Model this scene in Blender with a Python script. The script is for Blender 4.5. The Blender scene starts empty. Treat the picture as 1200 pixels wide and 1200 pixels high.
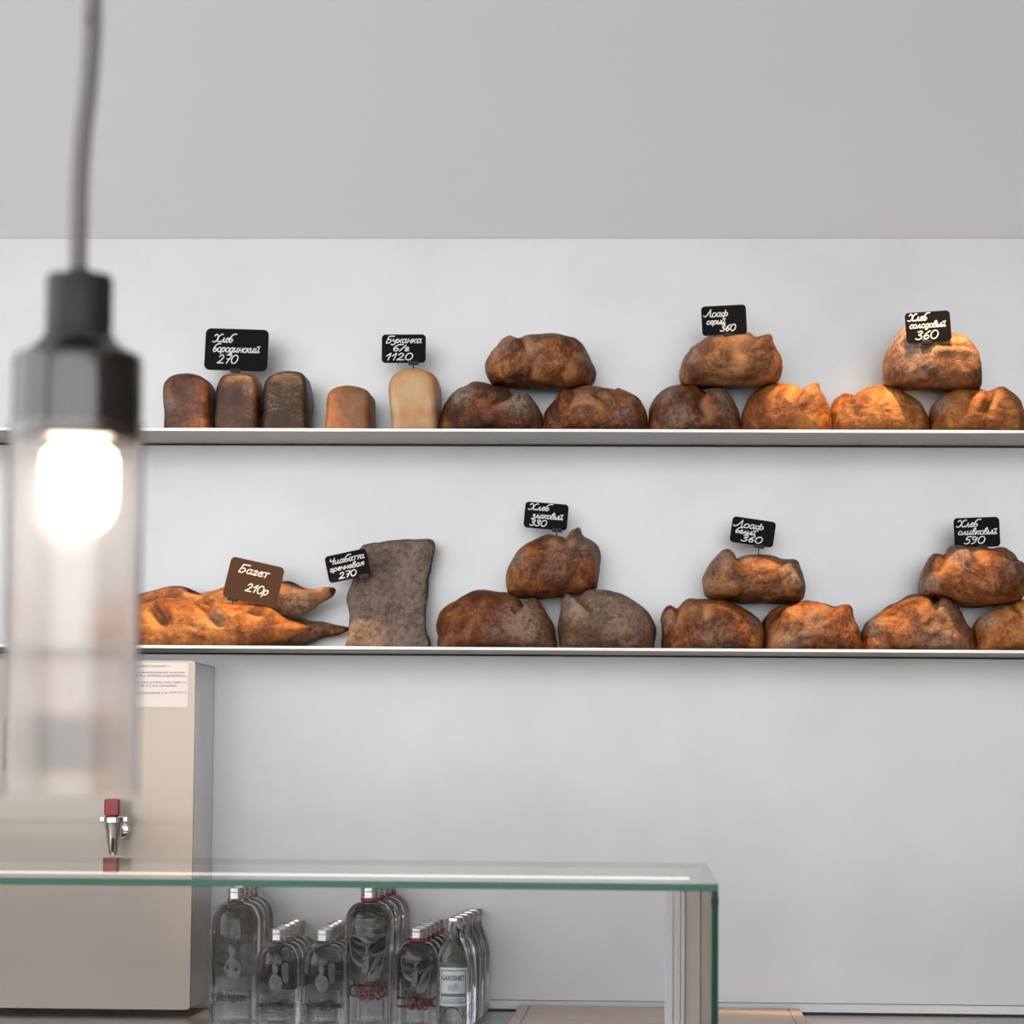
import bpy, math, random
import numpy as np
from mathutils import Vector

random.seed(7)
S = bpy.context.scene
COL = S.collection
V3 = np.array

# ------------------------------------------------------------------ camera
F = 3600.0                       # focal length in pixels of the 1200 px frame
CAM = V3([0.0, -5.20, 1.31])
YAW, PITCH, ROLL = math.atan(166/F), math.atan(305/F), 0.0078
fwd = V3([-math.sin(YAW)*math.cos(PITCH), math.cos(YAW)*math.cos(PITCH), math.sin(PITCH)])
r0 = V3([math.cos(YAW), math.sin(YAW), 0.0])
u0 = np.cross(r0, fwd)
right = r0*math.cos(ROLL) + u0*math.sin(ROLL)
up = u0*math.cos(ROLL) - r0*math.sin(ROLL)

def P(px, py, Y):
    """where the line of sight through a photo point meets the vertical plane y = Y"""
    px = np.asarray(px, float); py = np.asarray(py, float); Y = np.asarray(Y, float)
    a = (px-600)/F; b = (600-py)/F
    d = fwd + a[..., None]*right + b[..., None]*up
    k = (Y-CAM[1])/d[..., 1]
    return CAM + d*k[..., None]

def X(px, py, Y): return float(P(px, py, Y)[0])
def Z(px, py, Y): return float(P(px, py, Y)[2])

cd = bpy.data.cameras.new('camera'); cam = bpy.data.objects.new('camera', cd); COL.objects.link(cam)
M = np.eye(4); M[:3, 0] = right; M[:3, 1] = up; M[:3, 2] = -fwd; M[:3, 3] = CAM
from mathutils import Matrix
cam.matrix_world = Matrix(M.tolist())
cd.sensor_width = 36; cd.sensor_fit = 'HORIZONTAL'; cd.lens = 36*F/1200
cd.clip_start = 0.05
cd.dof.use_dof = True; cd.dof.focus_distance = 5.02; cd.dof.aperture_fstop = 15.5
S.camera = cam
S.view_settings.view_transform = 'Standard'; S.view_settings.look = 'None'
S.view_settings.gamma = 1; S.view_settings.use_curve_mapping = False
S.view_settings.exposure = 0.0

# ------------------------------------------------------------------ materials
def newmat(name):
    m = bpy.data.materials.new(name); m.use_nodes = True
    nt = m.node_tree; b = nt.nodes['Principled BSDF']
    return m, nt, b
def N(nt, t, **kw):
    n = nt.nodes.new(t)
    for k, v in kw.items():
        if k in n.inputs: n.inputs[k].default_value = v
        else: setattr(n, k, v)
    return n
def mat(name, col, rough=.5, metal=0., spec=.5, bump=None, emit=None, noise=None):
    m, nt, b = newmat(name)
    b.inputs['Base Color'].default_value = (*col, 1); b.inputs['Roughness'].default_value = rough
    b.inputs['Metallic'].default_value = metal; b.inputs['Specular IOR Level'].default_value = spec
    if emit: b.inputs['Emission Color'].default_value = (*emit[0], 1); b.inputs['Emission Strength'].default_value = emit[1]
    tc = N(nt, 'ShaderNodeTexCoord')
    if bump:
        n = N(nt, 'ShaderNodeTexNoise', Scale=bump[0], Detail=4.0); nt.links.new(tc.outputs['Object'], n.inputs['Vector'])
        bp = N(nt, 'ShaderNodeBump', Strength=bump[1], Distance=bump[2]); nt.links.new(n.outputs['Fac'], bp.inputs['Height'])
        nt.links.new(bp.outputs['Normal'], b.inputs['Normal'])
    if noise:
        n = N(nt, 'ShaderNodeTexNoise', Scale=noise[0], Detail=5.0); nt.links.new(tc.outputs['Object'], n.inputs['Vector'])
        r = N(nt, 'ShaderNodeMapRange'); nt.links.new(n.outputs['Fac'], r.inputs['Value'])
        r.inputs['From Min'].default_value = .3; r.inputs['From Max'].default_value = .7
        mx = N(nt, 'ShaderNodeMix', data_type='RGBA'); nt.links.new(r.outputs['Result'], mx.inputs['Factor'])
        mx.inputs['A'].default_value = (*col, 1); mx.inputs['B'].default_value = (*noise[1], 1)
        nt.links.new(mx.outputs['Result'], b.inputs['Base Color'])
    return m

def steel(name, col, rough, metal, cloud=.1, cscale=3.0, stretch=(1, 1, 1), wave=None):
    m, nt, b = newmat(name)
    tc = N(nt, 'ShaderNodeTexCoord'); mp = N(nt, 'ShaderNodeMapping'); mp.inputs['Scale'].default_value = stretch
    nt.links.new(tc.outputs['Object'], mp.inputs['Vector'])
    n = N(nt, 'ShaderNodeTexNoise', Scale=cscale, Detail=6.0, Roughness=.6); nt.links.new(mp.outputs['Vector'], n.inputs['Vector'])
    r = N(nt, 'ShaderNodeMapRange'); r.inputs['From Min'].default_value = .3; r.inputs['From Max'].default_value = .7
    r.inputs['To Min'].default_value = 1-cloud; r.inputs['To Max'].default_value = 1.0
    nt.links.new(n.outputs['Fac'], r.inputs['Value'])
    mx = N(nt, 'ShaderNodeMix', data_type='RGBA', blend_type='MULTIPLY'); mx.inputs['Factor'].default_value = 1
    mx.inputs['A'].default_value = (*col, 1); nt.links.new(r.outputs['Result'], mx.inputs['B'])
    nt.links.new(mx.outputs['Result'], b.inputs['Base Color'])
    b.inputs['Metallic'].default_value = metal; b.inputs['Roughness'].default_value = rough
    if wave:
        w = N(nt, 'ShaderNodeTexNoise', Scale=wave[0], Detail=1.0); nt.links.new(mp.outputs['Vector'], w.inputs['Vector'])
        bp = N(nt, 'ShaderNodeBump', Strength=wave[1], Distance=wave[2]); nt.links.new(w.outputs['Fac'], bp.inputs['Height'])
        nt.links.new(bp.outputs['Normal'], b.inputs['Normal'])
    return m

def pane_mat(name, tint, ior=1.45, rough=0.0):
    """sheet glass: fresnel mix of clear transmission and mirror reflection"""
    m = bpy.data.materials.new(name); m.use_nodes = True; nt = m.node_tree; nt.nodes.clear()
    o = N(nt, 'ShaderNodeOutputMaterial'); t = N(nt, 'ShaderNodeBsdfTransparent'); g = N(nt, 'ShaderNodeBsdfGlossy')
    t.inputs['Color'].default_value = (*tint, 1); g.inputs['Roughness'].default_value = rough
    fr = N(nt, 'ShaderNodeFresnel', IOR=ior); mx = N(nt, 'ShaderNodeMixShader')
    ge = N(nt, 'ShaderNodeNewGeometry'); iv = N(nt, 'ShaderNodeMath', operation='SUBTRACT'); iv.inputs[0].default_value = 1.0
    nt.links.new(ge.outputs['Backfacing'], iv.inputs[1]); mm = N(nt, 'ShaderNodeMath', operation='MULTIPLY')
    nt.links.new(iv.outputs[0], mm.inputs[0]); nt.links.new(fr.outputs[0], mm.inputs[1]); nt.links.new(mm.outputs[0], mx.inputs[0]); nt.links.new(t.outputs[0], mx.inputs[1]); nt.links.new(g.outputs[0], mx.inputs[2])
    nt.links.new(mx.outputs[0], o.inputs['Surface'])
    return m
def tube_mat(name, col, ior, rough):
    m = bpy.data.materials.new(name); m.use_nodes = True; nt = m.node_tree; nt.nodes.clear()
    o = N(nt, 'ShaderNodeOutputMaterial'); t = N(nt, 'ShaderNodeBsdfRefraction', IOR=ior, Roughness=rough); t.inputs['Color'].default_value = (*col, 1)
    g = N(nt, 'ShaderNodeBsdfGlossy', Roughness=.3); d = N(nt, 'ShaderNodeBsdfTransparent'); d.inputs['Color'].default_value = (*col, 1)
    a = N(nt, 'ShaderNodeMixShader'); a.inputs[0].default_value = .06; c = N(nt, 'ShaderNodeMixShader'); c.inputs[0].default_value = .75
    nt.links.new(d.outputs[0], c.inputs[1]); nt.links.new(t.outputs[0], c.inputs[2])
    nt.links.new(c.outputs[0], a.inputs[1]); nt.links.new(g.outputs[0], a.inputs[2]); nt.links.new(a.outputs[0], o.inputs['Surface'])
    return m
def glass_mat(name, col, ior):
    m = bpy.data.materials.new(name); m.use_nodes = True; nt = m.node_tree; nt.nodes.clear()
    o = N(nt, 'ShaderNodeOutputMaterial'); g = N(nt, 'ShaderNodeBsdfGlass', IOR=ior, Roughness=0.0)
    g.inputs['Color'].default_value = (*col, 1); nt.links.new(g.outputs[0], o.inputs['Surface'])
    return m

def crust(name, dark, mid, light, flour=(.40, .325, .255), scale=23., contrast=1.45, gloss=.36, bump=.85, flour_n=.45):
    m, nt, b = newmat(name); L = nt.links.new
    tc = N(nt, 'ShaderNodeTexCoord'); oi = N(nt, 'ShaderNodeObjectInfo')
    ad = N(nt, 'ShaderNodeVectorMath', operation='MULTIPLY_ADD')
    cb = N(nt, 'ShaderNodeCombineXYZ'); mu = N(nt, 'ShaderNodeMath', operation='MULTIPLY'); mu.inputs[1].default_value = 37.0
    L(oi.outputs['Random'], mu.inputs[0]); L(mu.outputs[0], cb.inputs[0]); L(mu.outputs[0], cb.inputs[2])
    L(tc.outputs['Object'], ad.inputs[0]); ad.inputs[1].default_value = (1, 1, 1); L(cb.outputs[0], ad.inputs[2])
    vec = ad.outputs[0]
    n1 = N(nt, 'ShaderNodeTexNoise', Scale=scale, Detail=5.0, Roughness=.6, Distortion=.7); L(vec, n1.inputs['Vector'])
    n2 = N(nt, 'ShaderNodeTexNoise', Scale=scale*6, Detail=6.0, Roughness=.7, Distortion=.4); L(vec, n2.inputs['Vector'])
    n3 = N(nt, 'ShaderNodeTexNoise', Scale=scale*20, Detail=3.0, Roughness=.6); L(vec, n3.inputs['Vector'])
    s1 = N(nt, 'ShaderNodeMath', operation='MULTIPLY_ADD'); L(n2.outputs['Fac'], s1.inputs[0]); s1.inputs[1].default_value = .62; L(n1.outputs['Fac'], s1.inputs[2])
    s2 = N(nt, 'ShaderNodeMath', operation='SUBTRACT'); L(s1.outputs[0], s2.inputs[0]); s2.inputs[1].default_value = .31
    rp = N(nt, 'ShaderNodeValToRGB'); L(s2.outputs[0], rp.inputs[0])
    e = rp.color_ramp.elements; c = .5; w = .2/contrast
    e[0].position = c-w; e[0].color = (*dark, 1); e[1].position = c+w; e[1].color = (*light, 1)
    k = e.new(c); k.color = (*mid, 1)
    at = N(nt, 'ShaderNodeAttribute', attribute_name='crust'); sp = N(nt, 'ShaderNodeSeparateColor'); L(at.outputs['Color'], sp.inputs[0])
    def mix(fac, A, colB):
        mx = N(nt, 'ShaderNodeMix', data_type='RGBA'); L(fac, mx.inputs['Factor']); L(A, mx.inputs['A']); mx.inputs['B'].default_value = (*colB, 1)
        return mx.outputs['Result']
    # flour lies in mottled patches
    fm = N(nt, 'ShaderNodeMapRange'); L(n2.outputs['Fac'], fm.inputs['Value']); fm.inputs['From Min'].default_value = flour_n-.12; fm.inputs['From Max'].default_value = flour_n+.15
    ff = N(nt, 'ShaderNodeMath', operation='MULTIPLY'); L(fm.outputs[0], ff.inputs[0]); L(sp.outputs[0], ff.inputs[1])
    c1 = mix(sp.outputs[2], rp.outputs[0], tuple(min(1, x*1.25) for x in light))
    c2 = mix(ff.outputs[0], c1, flour)
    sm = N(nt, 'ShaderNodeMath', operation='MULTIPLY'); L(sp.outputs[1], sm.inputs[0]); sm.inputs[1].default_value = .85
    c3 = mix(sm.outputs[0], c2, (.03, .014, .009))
    L(c3, b.inputs['Base Color'])
    b.inputs['Roughness'].default_value = gloss; b.inputs['Specular IOR Level'].default_value = .35
    hs = N(nt, 'ShaderNodeMath', operation='MULTIPLY_ADD'); L(n3.outputs['Fac'], hs.inputs[0]); hs.inputs[1].default_value = .35; L(n2.outputs['Fac'], hs.inputs[2])
    bp = N(nt, 'ShaderNodeBump', Strength=bump, Distance=.004); L(hs.outputs[0], bp.inputs['Height']); L(bp.outputs['Normal'], b.inputs['Normal'])
    return m

MT = dict(
    panel=steel('brushed_steel_panel', (.425, .425, .43), .40, 1.0, .16, 2.2),
    paint=mat('grey_wall_paint', (.565, .575, .595), .6, noise=(.6, (.595, .598, .612))),
    shelf=steel('shelf_steel', (.76, .72, .69), .35, .9, .1, 6, (1, 8, 8)),
    counter=steel('counter_steel', (.45, .45, .455), .4, .9, .12, 4),
    boiler=steel('boiler_front_steel', (.38, .325, .275), .32, .35, .06, 2, (1, 1, 1), (3.0, .25, .02)),
    boiler_side=steel('boiler_side_steel', (.78, .78, .79), .38, .95, .08, 5),
    chrome=mat('chrome', (.82, .80, .78), .08, 1.0),
    smoke=mat('smoked_chrome', (.075, .072, .07), .14, 1.0),
    black=mat('black_plastic', (.014, .014, .015), .5, spec=.3),
    tag=mat('black_tag_board', (.003, .003, .0035), .6, spec=.12, bump=(900, .1, .0003)),
    tagbrown=mat('brown_tag_board', (.055, .024, .010), .55, spec=.2, bump=(900, .1, .0003)),  # black board with the brown of reflected light put into its colour
    chalk=mat('chalk_pen', (.82, .81, .80), .7),
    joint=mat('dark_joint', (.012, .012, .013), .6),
    cord=mat('grey_cord', (.125, .115, .115), .6, bump=(400, .3, .001)),
    pane=pane_mat('case_glass', (.94, .94, .95)),
    panet=pane_mat('case_top_glass', (.95, .96, .955)),
    edge=mat('green_glass_edge', (.012, .10, .065), .15, bump=(60, .1, .001)),
    edged=mat('dark_green_glass_edge', (.003, .035, .02), .4, spec=.2),
    tube=tube_mat('lamp_tube_glass', (.95, .925, .91), 1.04, .22),
    bulb=mat('glowing_bulb', (1, .9, .75), .4, emit=((1, .80, .58), 14)),
    led=mat('led_diffuser', (.9, .88, .85), .5, emit=((1, .87, .74), 2.6)),
    alu=mat('white_aluminium', (.60, .58, .63), .6, spec=.2),  # this and the next two tones imitate reflections in the case glass
    pinkalu=mat('warm_white_strip', (.74, .66, .61), .6, spec=.2),
    post=mat('beige_post', (.45, .39, .34), .6, spec=.2),
    bglass=glass_mat('bottle_glass', (.92, .925, .93), 1.40),
    tglass=glass_mat('tonic_glass', (.97, .98, .98), 1.34),
    cap=steel('bottle_cap_metal', (.80, .80, .81), .24, 1.0, .05, 30),
    red=mat('red_ring', (.30, .010, .014), .4),
    redink=mat('red_print', (.13, .012, .015), .6),
    greyink=mat('grey_print', (.17, .17, .18), .6, noise=(60, (.08, .08, .09))),
    blackink=mat('black_print', (.012, .012, .014), .5),
    paper=mat('label_paper', (.62, .64, .645), .6),
    teal=mat('teal_print', (.085, .20, .22), .6),
    teall=mat('pale_teal_print', (.30, .43, .46), .6),
    sticker=mat('white_sticker', (.66, .66, .70), .5),
    textgrey=mat('sticker_print', (.30, .30, .34), .6),
    handle=mat('red_handle', (.30, .02, .02), .3),
    darkpanel=mat('dark_display', (.03, .028, .03), .15),
    floor=mat('floor_tiles', (.36, .31, .26), .5, noise=(2, (.42, .37, .31))),
    roomwall=mat('room_wall_paint', (.62, .56, .50), .7, noise=(1, (.66, .60, .54))),
    sidewall=mat('brown_wall_paint', (.24, .20, .175), .7, noise=(1, (.27, .23, .20))),
    ceil=mat('ceiling_paint', (.78, .77, .75), .7, noise=(1, (.80, .79, .77))),
    frame=mat('window_frame_metal', (.05, .05, .055), .4),
    base=mat('case_base_panel', (.55, .50, .45), .4, noise=(3, (.6, .55, .5))),
)
_b = MT['boiler'].node_tree.nodes['Principled BSDF']; _b.inputs['Coat Weight'].default_value = .5; _b.inputs['Coat Roughness'].default_value = .04
def wood(name, a, c):
    m, nt, b = newmat(name); L = nt.links.new
    tc = N(nt, 'ShaderNodeTexCoord'); mp = N(nt, 'ShaderNodeMapping'); mp.inputs['Scale'].default_value = (3, 60, 60); L(tc.outputs['Object'], mp.inputs['Vector'])
    n = N(nt, 'ShaderNodeTexNoise', Scale=1.5, Detail=6.0, Distortion=1.0); L(mp.outputs['Vector'], n.inputs['Vector'])
    rp = N(nt, 'ShaderNodeValToRGB'); L(n.outputs['Fac'], rp.inputs[0]); e = rp.color_ramp.elements
    e[0].position = .35; e[0].color = (*a, 1); e[1].position = .65; e[1].color = (*c, 1)
    L(rp.outputs[0], b.inputs['Base Color']); b.inputs['Roughness'].default_value = .33
    return m
MT['wood'] = wood('pale_wood', (.46, .28, .17), (.62, .42, .28))
# crusts
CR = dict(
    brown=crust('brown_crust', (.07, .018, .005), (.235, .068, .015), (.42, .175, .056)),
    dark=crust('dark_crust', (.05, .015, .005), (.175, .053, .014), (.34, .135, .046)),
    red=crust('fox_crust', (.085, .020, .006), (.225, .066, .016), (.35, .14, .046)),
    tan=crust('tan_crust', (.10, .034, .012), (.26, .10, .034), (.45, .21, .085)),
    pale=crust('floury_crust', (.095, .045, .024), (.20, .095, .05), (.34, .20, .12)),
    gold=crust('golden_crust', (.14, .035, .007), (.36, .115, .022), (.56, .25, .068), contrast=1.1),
    tin_red=crust('tin_crust_red', (.065, .022, .012), (.125, .044, .022), (.20, .085, .045), scale=22, bump=.35, flour_n=.4),
    tin_dark=crust('tin_crust_dark', (.016, .008, .006), (.030, .014, .010), (.055, .025, .016), scale=24, bump=.4),
    tin_black=crust('tin_crust_black', (.010, .006, .005), (.018, .010, .008), (.034, .018, .013), scale=26, bump=.5),
    tin_tan=crust('tin_crust_tan', (.165, .06, .02), (.28, .115, .038), (.37, .17, .066), scale=14, bump=.2, contrast=.8),
    tin_pale=crust('tin_crust_pale', (.42, .15, .04), (.56, .26, .085), (.64, .37, .16), flour=(.64, .46, .27), flour_n=.3, scale=9, bump=.12, contrast=.8),
    slab=crust('ciabatta_crust', (.085, .052, .036), (.165, .108, .08), (.27, .195, .15), flour=(.33, .27, .225), scale=20, bump=.8, gloss=.7),
)

# ------------------------------------------------------------------ mesh helpers
def obj(name, verts, faces, m, parent=None, smooth=False, mats=None, midx=None, origin=None):
    verts = np.asarray(verts, float)
    if origin is not None: verts = verts - np.asarray(origin, float)
    me = bpy.data.meshes.new(name)
    me.from_pydata(verts.tolist(), [], [list(f) for f in faces])
    for mm in (mats or [m]): me.materials.append(mm)
    if midx is not None: me.polygons.foreach_set('material_index', list(midx))
    if smooth: me.polygons.foreach_set('use_smooth', [True]*len(me.polygons))
    me.update()
    o = bpy.data.objects.new(name, me); COL.objects.link(o)
    if origin is not None: o.location = [float(v) for v in origin]
    if parent: o.parent = parent
    return o
def tag(o, label, cat, group=None):
    o['label'] = label; o['category'] = cat
    if group: o['group'] = group
    return o
def struct(o): o['kind'] = 'structure'; return o
def empty(name, loc, label, cat, group=None):
    e = bpy.data.objects.new(name, None); COL.objects.link(e); e.location = [float(v) for v in loc]; e.empty_display_size = .02
    return tag(e, label, cat, group)
class B:
    """collects shapes into one mesh"""
    def __init__(s): s.v = []; s.f = []; s.mi = []
    def add(s, v, f, mi=0):
        k = len(s.v); s.v += [tuple(map(float, p)) for p in v]; s.f += [tuple(i+k for i in q) for q in f]; s.mi += [mi]*len(f); return s
    def box(s, a, b, mi=0, bev=0.0):
        (x0, y0, z0), (x1, y1, z1) = a, b
        if bev <= 0:
            v = [(x, y, z) for x in (x0, x1) for y in (y0, y1) for z in (z0, z1)]
            return s.add(v, [(0, 1, 3, 2), (4, 6, 7, 5), (0, 4, 5, 1), (2, 3, 7, 6), (0, 2, 6, 4), (1, 5, 7, 3)], mi)
        # chamfered box as hull of 24 points
        import bmesh
        bm = bmesh.new()
        for x, sx in ((x0, 1), (x1, -1)):
            for y, sy in ((y0, 1), (y1, -1)):
                for z, sz in ((z0, 1), (z1, -1)):
                    bm.verts.new((x, y+sy*bev, z+sz*bev)); bm.verts.new((x+sx*bev, y, z+sz*bev)); bm.verts.new((x+sx*bev, y+sy*bev, z))
        bmesh.ops.convex_hull(bm, input=bm.verts)
        bmesh.ops.recalc_face_normals(bm, faces=bm.faces)
        bm.verts.index_update()
        s.add([v.co for v in bm.verts], [[v.index for v in f.verts] for f in bm.faces], mi); bm.free(); return s
    def lathe(s, prof, n=32, c=(0, 0, 0), axis='z', mi=0, close=True):
        k = []; v = []
        for r, h in prof:
            for i in range(n):
                a = 2*math.pi*i/n; x, y = r*math.cos(a), r*math.sin(a)
                p = (x, y, h) if axis == 'z' else ((x, h, y) if axis == 'y' else (h, x, y))
                v.append((p[0]+c[0], p[1]+c[1], p[2]+c[2]))
        f = []
        m = len(prof)
        for j in range(m-1):
            for i in range(n):
                q = (j*n+i, j*n+(i+1) % n, (j+1)*n+(i+1) % n, (j+1)*n+i)
                f.append(q if axis != 'y' else q[::-1])
        if close:
            a = tuple(range(n)); b = tuple(range((m-1)*n, m*n))
            f.append(a[::-1] if axis != 'y' else a); f.append(b if axis != 'y' else b[::-1])
        return s.add(v, f, mi)
    def tube(s, pts, r, n=10, mi=0):
        pts = [Vector(p) for p in pts]; v = []; f = []
        for i, p in enumerate(pts):
            d = (pts[min(i+1, len(pts)-1)]-pts[max(i-1, 0)]).normalized()
            a = d.cross(Vector((0, 1, 0.01))).normalized(); b = d.cross(a)
            rr = r[i] if hasattr(r, '__len__') else r
            for k in range(n):
                t = 2*math.pi*k/n; v.append(p+a*rr*math.cos(t)+b*rr*math.sin(t))
        for i in range(len(pts)-1):
            for k in range(n): f.append((i*n+k, i*n+(k+1) % n, (i+1)*n+(k+1) % n, (i+1)*n+k))
        f.append(tuple(range(n))[::-1]); f.append(tuple(range((len(pts)-1)*n, len(pts)*n)))
        return s.add(v, f, mi)
    def prism(s, poly, y0, y1, mi=0):
        """poly in (x,z), extruded along y"""
        n = len(poly)
        v = [(x, y0, z) for x, z in poly]+[(x, y1, z) for x, z in poly]
        f = [tuple(range(n)), tuple(range(n, 2*n))[::-1]]+[(i, n+i, n+(i+1) % n, (i+1) % n) for i in range(n)]
        return s.add(v, f, mi)
    def make(s, name, m, parent=None, smooth=False, mats=None, origin=None):
        return obj(name, s.v, s.f, m, parent, smooth, mats, s.mi if mats else None, origin)
def autosmooth(o, deg=40):
    me = o.data; me.polygons.foreach_set('use_smooth', [True]*len(me.polygons))
    me.set_sharp_from_angle(angle=math.radians(deg)); return o
def rounded(w, h, r, n=6):
    out = []
    for cx, cz, a0 in ((w/2-r, h/2-r, 0), (-w/2+r, h/2-r, 90), (-w/2+r, -h/2+r, 180), (w/2-r, -h/2+r, 270)):
        for i in range(n+1):
            a = math.radians(a0+90*i/n); out.append((cx+r*math.cos(a), cz+r*math.sin(a)))
    return out
def catmull(pts, n, closed=False):
    pts = np.asarray(pts, float); m = len(pts); out = []
    segs = m if closed else m-1
    for i in range(segs):
        if closed: p = [pts[(i+k-1) % m] for k in range(4)]
        else: p = [pts[max(i-1, 0)], pts[i], pts[i+1], pts[min(i+2, m-1)]]
        for t in np.linspace(0, 1, n, endpoint=False):
            out.append(.5*((2*p[1])+(-p[0]+p[2])*t+(2*p[0]-5*p[1]+4*p[2]-p[3])*t*t+(-p[0]+3*p[1]-3*p[2]+p[3])*t**3))
    if not closed: out.append(pts[-1])
    return np.array(out)

# ------------------------------------------------------------------ room shell
CEIL, RX0, RX1, RY0 = 3.7, -3.2, 3.4, -7.6
SEAM = Z(690, 280.6, 0.0)
b = B().box((RX0, 0, 0), (RX1, .15, CEIL)); struct(b.make('wall_back', MT['paint']))
b = B().box((RX0, -.006, .5), (RX1, -.0005, SEAM)); struct(b.make('trim_1', MT['panel']))
b = B().box((RX0, RY0, -.1), (RX1, .15, 0)); struct(b.make('floor', MT['floor']))
b = B().box((RX0, RY0, CEIL), (RX1, .15, CEIL+.1)); struct(b.make('ceiling', MT['ceil']))
b = B().box((RX1, RY0, 0), (RX1+.12, .15, CEIL)); struct(b.make('wall_right', MT['sidewall']))
# left wall with a wide window opening
b = B().box((RX0-.12, RY0, 0), (RX0, .15, 1.05)).box((RX0-.12, RY0, 3.6), (RX0, .15, CEIL)).box((RX0-.12, -1.5, 1.05), (RX0, .15, 3.6)).box((RX0-.12, RY0, 1.05), (RX0, -6.9, 3.6))
struct(b.make('wall_left', MT['roomwall']))
b = B()
for y in (-6.9, -5.1, -3.3, -1.56): b.box((RX0-.09, y, 1.05), (RX0-.03, y+.06, 3.6))
struct(b.make('window_1', MT['frame']))
# shop front: low sill and posts, otherwise glazed
b = B().box((RX0, RY0-.12, 0), (RX1, RY0, 1.05)).box((RX0, RY0-.12, 3.6), (RX1, RY0, CEIL)); struct(b.make('wall_front', MT['roomwall']))
b = B()
for x in (-3.2, -1.55, .1, 1.75, 3.34): b.box((x, RY0-.09, 1.05), (x+.06, RY0-.03, 3.6))
struct(b.make('window_2', MT['frame']))

# ------------------------------------------------------------------ shelves
SY = -.21
def shelf(px, py, label):
    z = Z(px, py, SY)
    b = B().box((-1.6, SY, z-.0042), (1.35, -.0065, z), 0, .0008)
    e = empty('wall_shelf', (0, -.0065, z-.0042), label, 'shelf', 'steel wall shelves')
    o = b.make('shelf_board', MT['shelf'], e, origin=e.location)
    o.location = (0, 0, 0)
    g = B().box((-1.6, -.0085, z-.0068), (1.35, -.0064, z-.0043)).make('rear_seal', MT['joint'], e, origin=e.location); g.location = (0, 0, 0)  # dark strip added to draw the gap shadow between shelf and wall
    # folded front lip
    l = B().box((-1.6, SY-.0012, z-.0044), (1.35, SY, z+.0002)).make('front_lip', MT['lip'], e, origin=e.location); l.location = (0, 0, 0)
    return z
MT['lip'] = mat('bright_shelf_lip', (.93, .93, .93), .5, .3)
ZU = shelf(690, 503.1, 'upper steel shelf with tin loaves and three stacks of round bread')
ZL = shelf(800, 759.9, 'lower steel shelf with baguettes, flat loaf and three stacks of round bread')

# ------------------------------------------------------------------ bread
def waves(V, seed, wl, amp, k=14):
    r = np.random.RandomState(seed); out = np.zeros(V.shape[:-1])
    for i in range(k):
        d = r.normal(size=3); d /= np.linalg.norm(d); w = 2*math.pi/(wl*r.uniform(.6, 1.5))
        out += np.sin((V@d)*w + r.uniform(0, 6.28))
    return out*amp/math.sqrt(k/2)
def dist_poly(Q, poly):
    """distance and signed side of points Q (...,2) to polyline, and taper along it"""
    best = np.full(Q.shape[:-1], 1e9); side = np.zeros_like(best); par = np.zeros_like(best)
    L = np.r_[0, np.cumsum(np.linalg.norm(np.diff(poly, axis=0), axis=1))]
    for i in range(len(poly)-1):
        a, c = poly[i], poly[i+1]; d = c-a; l2 = max(d@d, 1e-9)
        t = np.clip(((Q-a)@d)/l2, 0, 1); q = a+t[..., None]*d; w = Q-q; D = np.linalg.norm(w, axis=-1)
        m = D < best
        best = np.where(m, D, best); side = np.where(m, np.sign(d[0]*w[..., 1]-d[1]*w[..., 0]), side); par = np.where(m, (L[i]+t*math.sqrt(l2))/L[-1], par)
    return best, side, par

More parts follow.
